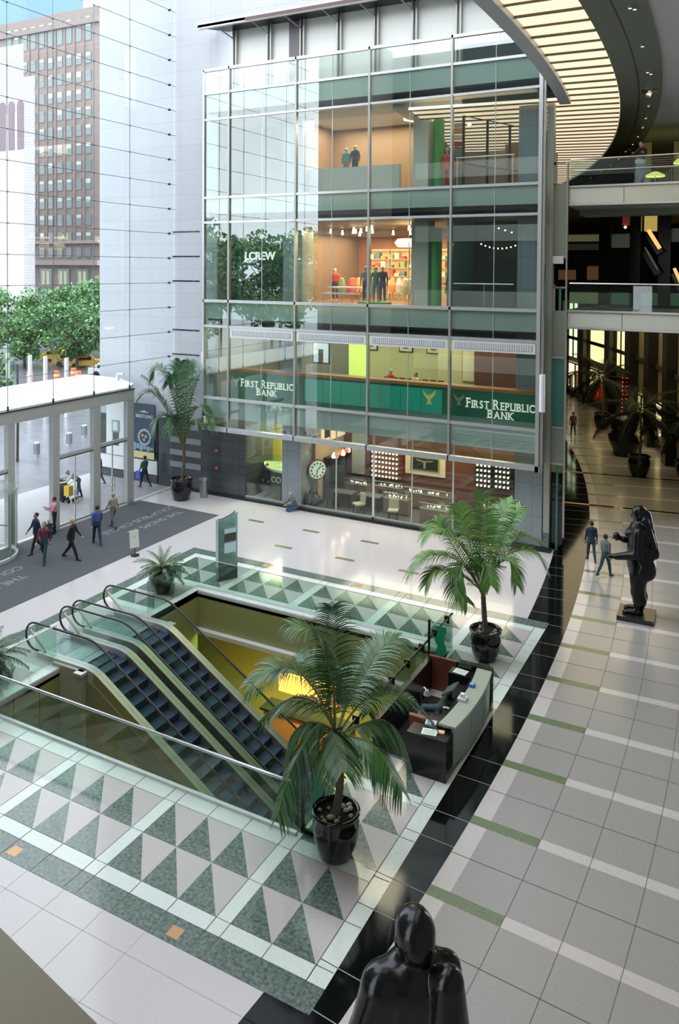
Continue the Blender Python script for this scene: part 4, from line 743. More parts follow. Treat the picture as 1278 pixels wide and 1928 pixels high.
# ------------------------------------------------------------------ UPPER SHOP (z 15.6)
b = MB(); b.box(-21.2, -14.8, 38.5, 38.7, 15.6, 19.6, 0); b.box(-21.2, -21.0, 34.5, 38.5, 15.6, 19.6, 0); b.box(-13.0, -10.8, 44, 44.2, 15.6, 19.6, 1); b.box(-25.4, -21.2, 36, 36.2, 15.6, 19.6, 2); struct(b.build('wall_upper_shop', [mat('warm_brown_wall', (.34, .22, .14), .6), mat('tan_wall', (.28, .2, .1), .6), shell]))
b = MB(); b.box(-21.0, -15.35, 34.6, 34.9, 15.6, 17.0); tag(b.build('white_plinth_wall', mat('plinth_white', (.62, .62, .58), .5)), 'long low white display wall in the upper shop', 'display wall')
mannequin(-18.65, 35.5, 16.6, mat('teal_cloth', (.1, .3, .25), .8), greyc, 'mannequin torso in teal behind the white display wall', None, 1.5); mannequin(-18.15, 35.5, 16.6, navy, navy, 'mannequin torso in navy behind the white display wall', None, 1.6)
b = MB(); b.box(-14.8, -14.05, 35.0, 35.8, 15.6, 19.6); tag(b.build('display_column', whc), 'white square column in the upper shop', 'column')
b = MB(); b.tube([(-13.7, 35.5, 15.6), (-13.7, 35.5, 19.4)], .26, 18); tag(b.build('green_column', gp), 'bright green round column in the upper shop', 'column')
mannequin(-13.05, 34.9, 15.6, redc, redc, 'mannequin in long red clothes right of the upper green column', None, 2.1)
for i in range(7):
    c = ccol[(i * 2) % 7]; b = MB(); b.box(-13.2, -12.8, 36.2, 36.3, 17.0 + .3 * i, 17.22 + .3 * i); tag(b.build('hanging_garment', mat('cloth_%d' % int(c[0] * 100), c, .8)), 'small coloured display item above the red mannequin', 'garment', 'coloured items above the red mannequin')
r = thing('fluorescent_lamp', 'slanting bright fluorescent strip on the upper shop ceiling', 'lamp', (-15.4, 36, 19.4)); b = MB(); b.bar((-15.7, 36, 19.35), (-15.1, 37.2, 19.35), .1, .06); b.build('tube', mat('fluorescent_glow', (1, .9, .7), .4, emit=6), r); b = MB(); b.bar((-15.7, 36, 19.42), (-15.1, 37.2, 19.42), .16, .06); b.build('housing', white_metal, r)
for i in range(4):
    x = -12.3 + .62 * i; y = 35 + 1.6 * i; b = MB(); b.bar((x, y, 15.6), (x, y, 19.3), .1, .1); b.bar((x, y, 19.2), (x + .62, y + 1.6, 19.2), .1, .25); b.bar((x, y, 16.9), (x + .62, y + 1.6, 16.9), .06, .06); tag(b.build('dark_window_frame', dark_metal), 'dark upright frame of the slanting inner storefront in the upper bay', 'window frame', 'dark frames of the inner storefront')
r = thing('star_lamp', 'small bright star shaped lamp in the upper right bay', 'lamp', (-11.9, 34.6, 18.6)); b = MB(); b.lathe([(0, -.1), (.1, 0), (0, .1)], (-11.9, 34.6, 18.6), 10); b.build('bulb', sp_m, r)
b = MB(); b.tube([(-12.1, 33.5, 16.95), (-9.5, 33.5, 16.95)], .03, 8); b.tube([(-12.05, 33.5, 15.6), (-12.05, 33.5, 16.95)], .02, 6); b.tube([(-9.55, 33.5, 15.6), (-9.55, 33.5, 16.95)], .02, 6); tag(b.build('inner_railing', steel), 'thin steel rail behind the right bay of the upper storey', 'railing')
for i in range(9):
    x = -10.9 + .28 * i * (.6 + .05 * i); b = MB(); b.lathe([(.05, 0), (0, 0)], (x * 1.0, 36 + i * .7, 19.58), 8); tag(b.build('downlight', lampm), 'small downlight in the right bay ceiling of the upper storey', 'downlight', 'downlights in the upper right bay')
# ------------------------------------------------------------------ GROUND FLOOR SHOPS
g = sempty('window_%d' % wn, (-16, 33.95, 0)); wn += 1
for x0, x1 in ((-23.6, -21.45), (-20.25, -18.26), (-18.26, -16.24), (-16.24, -14.26), (-14.26, -12.25), (-12.25, -9.45)):
    b = MB(); b.box(x0 + .02, x1 - .02, 33.94, 33.955, .14, 4.4); b.build('glass_pane', gl_clear, g)
for xx, w2 in ((-18.26, .015), (-16.24, .045), (-14.26, .015), (-12.25, .03)): b = MB(); b.box(xx - w2, xx + w2, 33.9, 33.98, .1, 4.4); b.build('mullion', mat('pale_joint', (.6, .68, .64), .4), g)
b = MB(); b.box(-23.6, -9.45, 33.9, 34.0, .14, .22); b.build('sill', silver, g)
b = MB(); b.box(-25.5, -21.3, 38.5, 38.7, 0, 4.5, 0); b.box(-20.3, -20.1, 35.1, 41, 0, 4.5, 1); b.box(-20.3, -9.1, 38.2, 38.4, 0, 4.5, 2); struct(b.build('wall_ground_shops', [mat('yellow_green_wall', (.45, .42, .10), .5), mat('beige_side_wall', (.45, .36, .24), .5), mat('dark_red_wood', (.13, .045, .025), .4)]))
b = MB(); b.box(-20.2, -9.4, 34.02, 41, .001, .02); struct(b.build('floor_shop_carpet', mat('grey_green_carpet', (.07, .085, .08), .6)))
r = thing('curved_counter', 'curved cream topped counter in the small left shop', 'counter', (-22.3, 35.8, 0)); b = MB(); b.ring(1.1, 2.2, 200, 320, 1.5, 1.62, 16, 0, (-21.6, 36.6)); b.build('top', cream, r); b = MB(); b.ring(1.3, 2.0, 200, 320, 0, 1.5, 16, 0, (-21.6, 36.6)); b.build('base', mat('counter_grey', (.12, .13, .11), .5), r); b = MB(); b.ring(1.2, 2.1, 200, 320, 1.62, 1.95, 16, 0, (-21.6, 36.6)); b.build('glass_case', gl_rail, r)
text('lettering', 'CO', .42, mat('etched_letters', (.5, .52, .45), .5), r, .004, .01, 'CENTER', face_south(-22.1, 34.5, .95))
def case(x, y, w2, lb, lit=True):
    r = thing('display_case', lb, 'display case', (x, y, 0)); b = MB(); b.box(x - w2 / 2, x + w2 / 2, y - .3, y + .3, .1, .8); b.build('cabinet', mat('pinkish_wood', (.26, .15, .10), .4), r)
    b = MB(); b.box(x - w2 / 2, x + w2 / 2, y - .3, y + .3, .82, 1.05); b.build('glass_box', gl_rail, r); b = MB(); b.box(x - w2 / 2, x + w2 / 2, y - .32, y - .28, .78, .83); b.box(x - w2 / 2, x + w2 / 2, y - .32, y - .28, 1.04, 1.07); b.build('steel_edge', silver, r)
    rg = random.Random(int(abs(x * 100)))
    for q in range(int(w2 * 7)):
        px_ = x - w2 / 2 + .1 + rg.random() * (w2 - .2); b = MB(); b.lathe([(.03, 0), (.035, .04), (0, .06)], (px_, y - .15 + rg.random() * .3, .83), 6); b.build('watch', mat('lit_watch', (1, .9, .75), .3, emit=1.5 * lit), r)
case(-13.3, 34.9, 1.7, 'wood display case with glass top just behind the shop window, middle of the shop'); case(-15.7, 35.6, 1.3, 'wood display case with glass top left of the tall window bar'); case(-14.6, 37.0, 2.6, 'long lit display case in front of the large framed picture'); case(-10.8, 36.2, 2.0, 'display case with many lit watches before the right watch wall'); case(-18.6, 37.0, 1.3, 'display case near the round clock'); case(-16.9, 37.3, 1.5, 'display case under the red lit shelves')
def chair(x, y, rz, lb, col, grp):
    r = local(thing('shop_chair', lb, 'chair', (x, y, .02), grp)); r.rotation_euler.z = rz; b = MB(); b.box(-.24, .24, -.24, .24, .42, .5); b.build('seat', col, r); b = MB(); b.box(-.24, .24, .2, .26, .5, .95); b.build('backrest', col, r)
    for a in (-.2, .2):
        for c in (-.2, .2): b = MB(); b.bar((a, c, 0), (a, c, .42), .035, .035); b.build('leg', dark_metal, r)
cc = mat('cream_chair', (.55, .5, .4), .6); dc = mat('dark_chair', (.05, .04, .04), .6)
chair(-15.5, 34.6, .3, 'cream chair right behind the shop window beside the tall bar', cc, None); chair(-17.4, 34.7, -.6, 'cream chair left of the thin window joint in the shop', cc, None); chair(-18.2, 36.0, 1, 'dark chair by the left desks in the watch shop', dc, 'dark chairs in the watch shop'); chair(-16.7, 36.2, 2.4, 'dark chair by the left desks in the watch shop', dc, 'dark chairs in the watch shop'); chair(-19.0, 35.0, 2.8, 'dark chair by the left desks in the watch shop', dc, 'dark chairs in the watch shop')
for (x, y, lb) in ((-18.6, 35.4, 'dark sales desk nearest the granite column'), (-17.1, 35.5, 'dark sales desk in the middle of the watch shop')):
    r = thing('sales_desk', lb, 'desk', (x, y, 0)); b = MB(); b.box(x - .6, x + .6, y - .35, y + .35, .72, .77); b.build('top', mat('desk_grey', (.10, .12, .12), .3), r); b = MB(); b.box(x - .55, x + .55, y + .25, y + .3, .02, .72); b.box(x - .55, x - .5, y - .3, y + .3, .02, .72); b.box(x + .5, x + .55, y - .3, y + .3, .02, .72); b.build('frame', dc, r)
r = thing('framed_picture', 'large cream framed dark picture on the watch shop back wall', 'picture', (-15.3, 38.1, 1.4)); b = MB(); b.box(-16.4, -14.2, 38.1, 38.2, 1.38, 2.5); b.build('frame', mat('cream_frame', (.62, .52, .36), .4, emit=.12), r); b = MB(); b.box(-16.12, -14.48, 38.07, 38.1, 1.58, 2.34); b.build('inner_frame', mat('gold_frame', (.4, .3, .12), .4), r); b = MB(); b.box(-16.03, -14.57, 38.05, 38.07, 1.65, 2.27); b.build('image', mat('dark_green_image', (.012, .02, .015), .3), r)
b = MB(); b.box(-15.36, -15.24, 38.03, 38.05, 1.75, 2.12); b.bar((-15.75, 38.04, 2.16), (-15.3, 38.04, 2.08), .02, .05); b.bar((-14.85, 38.04, 2.16), (-15.3, 38.04, 2.08), .02, .05); b.build('painted_figure', mat('pale_brown_figure', (.3, .25, .15), .5), r)
lw = mat('lit_watch_bright', (1, .88, .66), .3, emit=3.0)
def watchwall(x0, x1, y, z0, nz, lb, back):
    r = thing('watch_wall', lb, 'display shelves', (x0, y, z0)); b = MB(); b.box(x0, x1, y, y + .1, z0, z0 + nz * .25); b.build('back_panel', back, r)
    for q in range(nz):
        b = MB(); b.box(x0, x1, y - .2, y, z0 + .25 * q, z0 + .25 * q + .02); b.build('shelf_board', dark_metal, r)
        b = MB(); n = int((x1 - x0) / .2)
        for u in range(n): b.lathe([(.045, 0), (.05, .05), (0, .08)], (x0 + .12 + u * .2, y - .1, z0 + .25 * q + .03), 7)
        b.build('watch_row', lw, r)
watchwall(-18.35, -16.57, 38.05, 1.0, 6, 'red brown watch shelves with glowing spots left of the picture', mat('red_brown_back', (.25, .07, .03), .5)); watchwall(-12.56, -11.72, 38.05, 1.25, 5, 'black watch shelves with bright rows, left block on the right side', black); watchwall(-11.6, -10.64, 38.05, 1.3, 5, 'black watch shelves with bright rows, right block beside the column', black)
r = thing('round_clock', 'large round clock with a green and white dial leaning behind the glass', 'clock', (-19.95, 35, .02)); b = MB(); b.tube([(-19.99, 35.03, 1.78), (-19.93, 34.99, 1.78)], .53, 28); b.tube([(-19.98, 35.02, .05), (-19.98, 35.02, 1.3)], .03, 6); b.build('rim', mat('clock_rim', (.25, .12, .08), .4), r); b = MB(); b.tube([(-19.93, 34.99, 1.78), (-19.9, 34.97, 1.78)], .45, 28); b.build('dial', mat('clock_white', (.7, .8, .72), .4, emit=.25), r)
b = MB(); ux, uy = .5547, .832
for q in range(12):
    a = q * math.pi / 6; cx_, cy_, cz_ = -19.89 + .34 * math.cos(a) * ux, 34.96 + .34 * math.cos(a) * uy, 1.78 + .34 * math.sin(a); b.box(cx_ - .03, cx_ + .03, cy_ - .03, cy_ + .03, cz_ - .045, cz_ + .045)
b.bar((-19.88, 34.95, 1.78), (-19.78, 35.1, 1.95), .04, .04); b.bar((-19.88, 34.95, 1.78), (-19.92, 34.9, 1.5), .04, .04); b.build('dial_marks', mat('clock_green', (.03, .25, .15), .4), r)
r = thing('photo_panel', 'tall lit photo panel high on the beige side wall', 'panel', (-19.9, 36, 3)); b = MB(); b.box(-20.08, -20.02, 35.6, 38.2, 3.0, 4.3); b.build('panel', mat('panel_lit_pink', (.9, .65, .45), .5, emit=.7), r); b = MB(); b.box(-20.02, -20.0, 35.9, 36.5, 3.2, 4.1); b.build('image', dc, r)
for i in range(12):
    rg = random.Random(90 + i); b = MB(); b.lathe([(.1, 0), (.14, .1), (.02, .3)], (-19.6 + rg.random() * .2, 35.9 + rg.random() * 1.9, 2.2 + (i % 3) * .02), 8); tag(b.build('display_item', mat('red_orange_item', (.7, .2, .08), .4, emit=.35) if i % 3 else lw), 'small glowing red or amber item on the dark left shelves of the watch shop', 'display item', 'glowing items on the dark left shelves')
b = MB(); b.box(-20.05, -19.7, 35.9, 38.0, .1, 2.2); tag(b.build('dark_shelving', black), 'dark shelving along the left side wall of the watch shop', 'shelving')
b = MB(); b.box(-19.5, -18.75, 38.0, 38.15, 1.0, 3.4); tag(b.build('pale_panel', mat('pale_teal_panel', (.35, .42, .38), .4)), 'plain pale upright panel at the back of the watch shop', 'panel')
b = MB(); b.box(-17.8, -10, 35.2, 35.4, 4.3, 4.45); tag(b.build('light_cove', mat('cove_glow', (1, .75, .45), .5, emit=2.2)), 'warm lit ceiling cove just above the watch shop glass', 'lamp')

# ================================================================== GLASS BALUSTRADES round the opening
rail_s = mat('polished_rail', (.66, .66, .68), .22, .75)
def balus(lb, a, b, panels, shoe=True, rm=rail_s, rr=.03, h=1.1, name='glass_balustrade'):
    r = thing(name, lb, 'balustrade', (a[0], a[1], 0)); a = Vector((*a, 0)); b = Vector((*b, 0)); d = b - a; n = Vector((-d.y, d.x, 0)).normalized() * .009
    for i in range(panels):
        p, q = a + d * (i / panels) + d.normalized() * .008, a + d * ((i + 1) / panels) - d.normalized() * .008; m = MB()
        m.add([p - n, q - n, q + n, p + n] + [v + Vector((0, 0, h - .03)) for v in (p - n, q - n, q + n, p + n)], [(0, 3, 2, 1), (4, 5, 6, 7), (0, 1, 5, 4), (1, 2, 6, 5), (2, 3, 7, 6), (3, 0, 4, 7)]); m.build('glass_panel', gl_rail, r)
    m = MB(); m.tube([a + Vector((0, 0, h)), b + Vector((0, 0, h))], rr, 10); m.build('handrail', rm, r)
    if shoe: m = MB(); m.bar(a + Vector((0, 0, .03)), b + Vector((0, 0, .03)), .09, .06); m.build('base_shoe', white_metal, r)
    return r
balus('long front glass balustrade with polished steel handrail before the escalators', (-18.75, 14.22), (-8.55, 14.22), 8, rr=.034)
balus('long rear glass balustrade with thin rail before the mat side of the opening', (-18.72, 23.72), (-8.6, 23.72), 8, rm=bronze_grey, rr=.016)
balus('short glass balustrade with dark rail beside the small cycad pot', (-18.72, 21.0), (-18.72, 23.72), 2, False, dark_metal, .018)
balus('short glass balustrade with steel rail at the left edge near the first escalator', (-18.84, 14.22), (-18.84, 17.1), 2, False, rail_s, .024)
r = balus('dark glass balustrade with black clamped rail behind the information desk', (-8.55, 14.22), (-8.55, 23.72), 8, False, black, .035)
m = MB(); m.bar((-8.62, 14.3, 1.0), (-8.62, 23.6, 1.0), .03, .05)
for k in range(9): m.box(-8.66, -8.5, 14.9 + k * 1.05, 14.97 + k * 1.05, .95, 1.16)
m.build('clamp_rail', black, r)
for (y, lb) in ((14.35, 'green etched glass end panel behind the front palm pot'), (21.55, 'green etched glass end panel behind the information desk')):
    r = thing('etched_glass_panel', lb, 'glass panel', (-8.3, y, 0)); x0, x1 = (-8.45, -7.75); m = MB(); m.box(x0, x1, y, y + .02, .1, 1.75); m.build('glass', gl_rail, r)
    m = MB(); zz = .45; rg = random.Random(3)
    pts = []
    for k in range(9): pts.append((x0 + .2 + .05 * math.sin(k * 2.1), .45 + .15 * k))
    for k in range(9, 0, -1): pts.append((x0 + .48 + .05 * math.sin(k * 1.7), .45 + .15 * (k - 1)))
    n = len(pts); m.add([(p, y - .012, q) for p, q in pts] + [(p, y - .004, q) for p, q in pts], [tuple(range(n)), tuple(range(n, 2 * n))[::-1]] + [(i, n + i, n + (i + 1) % n, (i + 1) % n) for i in range(n)]); m.build('etched_pattern', mat('etched_green', (.02, .30, .17), .3), r)
    m = MB(); m.box(x0 - .05, x0, y - .03, y + .04, 0, 1.78); m.box(x0, x1, y - .02, y + .03, .02, .1); m.build('frame', black, r)
# ================================================================== ESCALATORS
step_m = mat('blue_grey_step', (.035, .06, .10), .38, .4, noise=(40, .25)); deck_m = mat('gold_lit_deck', (.50, .46, .36), .3, .75); deck_w = mat('pale_deck', (.62, .58, .58), .3, .4); plate_m = mat('landing_plate', (.36, .40, .43), .25, .6, noise=(30, .15))
SL = math.tan(math.radians(30.5))
def pz(x): 
    if x < -17.6: return 0
    t = x + 17.6
    return max(-SL * (t - .35) if t > .7 else -SL * t * t / 1.4, -5.3)
XS = [-19.55, -18.9, -18.2, -17.6, -17.4, -17.2, -17.0, -16.7, -15.5, -14, -12.5, -11, -9.5, -8.4, -8.0, -7.2]
def escalator(y0, y1, lb):
    r = thing('escalator', lb, 'escalator', (-19.6, y0, 0))
    for i, y in enumerate((y0, y1)):
        s = -1 if i == 0 else 1
        # deck and skirt
        m = MB(); prof = [(x, pz(x) + .16) for x in XS] ; n = len(prof)
        for (ya, yb, top, mt) in ((y - .13, y + .13, 0, 0),):
            V_ = []
            for x, z in prof: V_ += [(x, ya, z - .36), (x, yb, z - .36), (x, yb, z), (x, ya, z)]
            F_ = [(0, 1, 2, 3), tuple(4 * n - 4 + k for k in (3, 2, 1, 0))]
            for q in range(n - 1):
                for k in range(4): F_.append((4 * q + k, 4 * q + 4 + k, 4 * q + 4 + (k + 1) % 4, 4 * q + (k + 1) % 4))
            m.add(V_, F_); m.m = [1 if m.v[f[0]][0] < -17.35 else 0 for f in m.f]  # gold incline and pale landing put the fall of light into the colour
        m.build('side_deck', [deck_m, deck_w], r)
        m = MB(); V_ = []
        for x in XS: V_ += [(x, y + s * .125, pz(x) - 1.1), (x, y + s * .145, pz(x) - 1.1), (x, y + s * .145, pz(x) - .2), (x, y + s * .125, pz(x) - .2)]
        F_ = []
        for q in range(3, n - 1):
            for k in range(4): F_.append((4 * q + k, 4 * q + 4 + k, 4 * q + 4 + (k + 1) % 4, 4 * q + (k + 1) % 4))
        m.add(V_, F_); m.build('truss_cladding', mat('olive_cladding', (.33, .31, .2), .35, .3), r)
        m = MB(); V_ = []; xs2 = [-19.75] + XS
        for x in xs2: V_ += [(x, y - .006, pz(x) + .16), (x, y + .006, pz(x) + .16), (x, y + .006, pz(x) + .93), (x, y - .006, pz(x) + .93)]
        F_ = []
        for q in range(len(xs2) - 1):
            for k in range(4): F_.append((4 * q + k, 4 * q + 4 + k, 4 * q + 4 + (k + 1) % 4, 4 * q + (k + 1) % 4))
        m.add(V_, F_); m.build('glass_balustrade', gl_rail, r)
        m = MB(); path = [(-19.3, y, .12), (-19.75, y, .14)] + [(-19.75 - .42 * math.sin(t), y, .56 - .42 * math.cos(t)) for t in np.linspace(.25, math.pi, 9)] + [(x, y, pz(x) + .98) for x in XS[1:]]
        m.tube(path, .033, 8); m.build('handrail', black_rubber, r)
        m = MB(); m.bar((-19.98, y, .72), (-19.3, y, .18), .05, .05); m.build('newel_light', deck_m, r)
    m = MB(); m.box(-19.85, -17.9, y0 + .13, y1 - .13, .0, .02, 0)
    for k in range(3): m.box(-19.6 + .7 * k, -19.59 + .7 * k, y0 + .13, y1 - .13, .02, .024, 1)
    m.build('landing_plate', [plate_m, dark_metal], r)
    x = -17.9; k = 0
    while x < -8.3:
        z = min(pz(x + .2), -.0) - .02; m = MB(); m.box(x, x + .4, y0 + .14, y1 - .14, z - .22, z, 0)
        for q in range(5): yy = y0 + .2 + (y1 - y0 - .4) * q / 4; m.box(x, x + .4, yy - .01, yy + .01, z, z + .004, 1)
        m.box(x, x + .012, y0 + .14, y1 - .14, z, z + .005, 1); m.build('step', [step_m, mat('step_groove', (.03, .045, .07), .5)], r); x += .4
    m = MB(); m.box(-17.4, -8.3, y0 + .1, y0 + .14, -6, -5.4); V_ = []
    for x in XS[3:]: V_ += [(x, y0 + .12, pz(x) - .55), (x, y1 - .12, pz(x) - .55), (x, y1 - .12, pz(x) - .75), (x, y0 + .12, pz(x) - .75)]
    F_ = []
    for q in range(len(XS[3:]) - 1):
        for k in range(4): F_.append((4 * q + k, 4 * q + (k + 1) % 4, 4 * q + 4 + (k + 1) % 4, 4 * q + 4 + k))
    m = MB(); m.add(V_, F_); m.build('underside', black, r)
    return r
escalator(17.1, 18.45, 'escalator going down, the one nearer the front balustrade'); escalator(18.98, 20.4, 'escalator going down, the one farther from the front balustrade')
b = MB(); b.box(-18.75, -17.5, 16.85, 16.96, -5.3, .1, 0); b.box(-17.72, -17.4, 16.7, 16.97, .02, .1, 1); b.box(-17.7, -17.45, 16.75, 16.95, -5.3, .02, 0); b.box(-18.75, -17.5, 20.55, 20.66, -1.5, .1, 0); b.box(-17.5, -17.2, 20.52, 20.72, .05, .1, 1)
struct(b.build('trim_21', [mat('pale_olive_pier', (.42, .42, .33), .4), deck_w]))
# ------------------------------------------------------------------ basement furniture
tan_t = mat('lit_tan_table', (.65, .5, .18), .4)
for (x, y, rr_, lb) in ((-14.3, 21.8, .75, 'round pale table downstairs seen through the opening beside the escalator'), (-12.2, 22.3, .6, 'small round table downstairs under the palm fronds'), (-10.8, 20.2, .6, 'small round table downstairs near the dark rail')):
    r = thing('round_table', lb, 'table', (x, y, -5.3)); m = MB(); m.lathe([(0, .72), (rr_, .72), (rr_, .76), (0, .76)], (x, y, -5.3), 28); m.build('table_top', tan_t, r); m = MB(); m.lathe([(.3, 0), (.3, .03), (.04, .05), (.04, .72)], (x, y, -5.3), 16); m.build('pedestal', dark_metal, r)
    for k in range(3):
        a = k * 2.1 + .5; cx_, cy_ = x + (rr_ + .35) * math.cos(a), y + (rr_ + .35) * math.sin(a); c = thing('cafe_chair', 'brown cafe chair round a table downstairs', 'chair', (cx_, cy_, -5.3), 'cafe chairs downstairs'); m = MB(); m.box(cx_ - .22, cx_ + .22, cy_ - .22, cy_ + .22, -4.87, -4.83); m.build('seat', mat('brown_leather', (.25, .09, .04), .5), c)
        m = MB(); m.box(cx_ + .2 * math.cos(a) - .2, cx_ + .2 * math.cos(a) + .2, cy_ + .22 * math.sin(a) - .03, cy_ + .22 * math.sin(a) + .03, -4.83, -4.35); m.build('backrest', mat('brown_leather', (.25, .09, .04), .5), c)
        for dx in (-.2, .2):
            for dy in (-.2, .2): m = MB(); m.bar((cx_ + dx, cy_ + dy, -5.3), (cx_ + dx, cy_ + dy, -4.87), .03, .03); m.build('leg', dark_metal, c)
r = thing('cafe_kiosk', 'amber lit cafe counter downstairs behind the round table', 'counter', (-14.2, 24.5, -5.3)); m = MB(); m.box(-16, -12.5, 24.2, 24.8, -5.3, -4.2); m.build('front', mat('amber_counter', (.5, .25, .08), .4), r); m = MB(); m.box(-16.1, -12.4, 24.1, 24.9, -4.2, -4.12); m.build('top', dark_metal, r); m = MB(); m.box(-15.6, -13, 24.6, 24.7, -3.6, -2.9); m.build('lit_menu', mat('amber_glow', (1, .55, .12), .5, emit=.9), r)
# ================================================================== INFORMATION DESK
dk = thing('information_desk', 'black information desk with curved sage front beside the opening', 'desk', (-7.3, 19.2, 0)); sage2 = mat('sage_desk_panel', (.33, .38, .30), .35); dkf = mat('desk_front_glass', (.30, .35, .31), .25)
def cx_at(y): return -6.36 + .17 * (1 - ((y - 19.15) / 1.75) ** 2) - .0
yy = [17.75 + i * (20.75 - 17.75) / 12 for i in range(13)]
m = MB(); V_ = []
for y in yy: V_ += [(cx_at(y) - .42, y, 1.06), (cx_at(y), y, 1.06), (cx_at(y), y, 1.12), (cx_at(y) - .42, y, 1.12)]
F_ = [(3, 2, 1, 0), tuple(48 + k for k in range(4))]
for q in range(12):
    for k in range(4): F_.append((4 * q + k, 4 * q + (k + 1) % 4, 4 * q + 4 + (k + 1) % 4, 4 * q + 4 + k))
m.add(V_, F_); m.build('counter_top', sage2, dk)
for s in range(3):
    m = MB(); V_ = []
    for q in range(5):
        y = yy[4 * s] + (yy[4 * s + 4] - yy[4 * s]) * (q / 4 * .97 + .015); V_ += [(cx_at(y) - .1, y, .16), (cx_at(y) - .05, y, .16), (cx_at(y) - .03, y, 1.06), (cx_at(y) - .1, y, 1.06)]
    F_ = [(3, 2, 1, 0), (16, 17, 18, 19)]
    for q in range(4):
        for k in range(4): F_.append((4 * q + k, 4 * q + (k + 1) % 4, 4 * q + 4 + (k + 1) % 4, 4 * q + 4 + k))
    m.add(V_, F_); m.build('front_panel', dkf, dk)
m = MB(); m.box(-6.75, -6.36, 17.7, 20.8, 0, .16); m.box(-6.75, -6.42, 17.75, 20.75, .16, 1.06); m.build('plinth', black, dk)
m = MB(); m.box(-7.35, -6.35, 17.3, 17.75, 0, .98); m.build('end_cabinet', black, dk); m = MB(); m.box(-7.35, -6.35, 20.75, 20.95, 0, 1.14); m.build('end_cabinet', black, dk); m = MB(); m.box(-7.45, -6.8, 20.4, 20.75, 0, .98); m.build('end_cabinet', black, dk)
m = MB(); m.box(-7.3, -6.7, 17.75, 20.5, .70, .74); m.build('work_surface', mat('dark_work_surface', (.02, .018, .018), .3), dk)
m = MB(); m.box(-8.35, -8.2, 17.5, 21.2, 0, .9, 0); m.box(-8.3, -7.45, 21.1, 21.2, 0, .95, 1); m.build('rear_panel', [black, mat('red_wood_panel', (.16, .05, .03), .4)], dk)
m = MB(); m.box(-8.2, -6.8, 17.75, 20.75, .004, .01); tag(m.build('floor_mat', mat('black_mat', (.012, .012, .013), .8)), 'black mat on the floor inside the information desk', 'mat')
def slab(nm, lb, cat, x, y, z, w_, d_, h_, mt, rz=0, extra=None):
    r = local(thing(nm, lb, cat, (x, y, z))); r.rotation_euler.z = rz; m = MB(); m.box(-w_ / 2, w_ / 2, -d_ / 2, d_ / 2, 0, h_); m.build('body', mt, r)
    if extra: e = MB(); e.box(*extra[0]); e.build(extra[1], extra[2], r)
    return r
paper = mat('white_paper', (.75, .78, .76), .6)
slab('leaflet_tray', 'white leaflet tray on the near end of the desk', 'tray', -6.85, 17.5, .98, .36, .26, .02, paper, .2, ((-.14, .14, -.09, .09, .02, .025), 'printed_sheet', mat('pale_green_print', (.45, .6, .5), .6)))
slab('leaflet_tray', 'white leaflet tray on the far end of the desk', 'tray', -7.15, 20.57, .98, .36, .26, .02, paper, -.1, ((-.14, .14, -.09, .09, .02, .025), 'printed_sheet', mat('pale_green_print', (.45, .6, .5), .6)))
slab('brochure_stack', 'small stack of pink and yellow brochures on the near end of the desk', 'brochures', -6.6, 17.62, .98, .16, .13, .03, mat('pink_paper', (.8, .5, .45), .6), .2, ((0, .07, -.05, .05, .03, .034), 'yellow_cover', mat('yellow_paper', (.8, .6, .2), .6)))
slab('brochure_stack', 'white and blue folded brochures leaning at the near end of the counter', 'brochures', -6.95, 17.86, .98 - .24, .26, .2, .28, paper, .15, ((-.1, .1, -.08, .06, .28, .285), 'blue_cover', mat('blue_paper', (.25, .4, .7), .6)))
slab('tissue_box', 'pale lilac tissue box on the curved counter', 'box', -6.55, 19.0, 1.12, .22, .22, .07, mat('lilac_box', (.6, .55, .7), .5), 0, ((-.05, .05, -.05, .05, .07, .17), 'tissue', paper))
slab('blue_card_holder', 'small bright blue card holder on the far part of the counter', 'holder', -6.55, 19.75, 1.12, .14, .16, .06, mat('bright_blue', (.03, .15, .55), .4), .1, ((-.05, .05, -.06, .06, .06, .08), 'cards', mat('pale_blue', (.2, .4, .7), .5)))
r = local(thing('desk_telephone', 'dark desk telephone with white handset on the work surface', 'telephone', (-6.95, 19.15, .74))); m = MB(); m.box(-.12, .12, -.12, .12, 0, .05); m.build('base', black, r); m = MB(); m.tube([(-.1, -.18, .07), (0, -.2, .1), (.12, -.18, .07)], .025, 8); m.build('handset', paper, r)
r = local(thing('flat_monitor', 'flat monitor tilted back on the desk work surface', 'monitor', (-7.1, 19.65, .74))); m = MB(); m.add([(-.18, -.25, .12), (-.18, .25, .12), (.12, .25, .34), (.12, -.25, .34), (-.16, -.25, .09), (-.16, .25, .09), (.14, .25, .31), (.14, -.25, .31)], [(0, 3, 2, 1), (4, 5, 6, 7), (0, 1, 5, 4), (1, 2, 6, 5), (2, 3, 7, 6), (3, 0, 4, 7)]); m.build('screen', mat('grey_screen', (.10, .14, .15), .2), r); m = MB(); m.tube([(0, 0, 0), (0, 0, .2)], .03, 8); m.lathe([(.12, 0), (.12, .02), (0, .02)], (0, 0, 0), 16); m.build('stand', black, r)
r = local(thing('swivel_chair', 'brown leather swivel chair with a dark jacket inside the desk', 'chair', (-7.35, 18.35, 0))); m = MB(); m.box(-.25, .25, -.25, .25, .45, .53); m.build('seat', mat('brown_leather', (.25, .09, .04), .5), r); m = MB(); m.bar((0, -.28, .55), (0, -.36, 1.0), .46, .06, up=(0, 1, 0)); m.box(-.23, .23, -.36, -.28, .55, 1.0); m.build('backrest', mat('rust_leather', (.28, .07, .03), .5), r)
m = MB(); m.tube([(0, 0, .08), (0, 0, .45)], .03, 8)
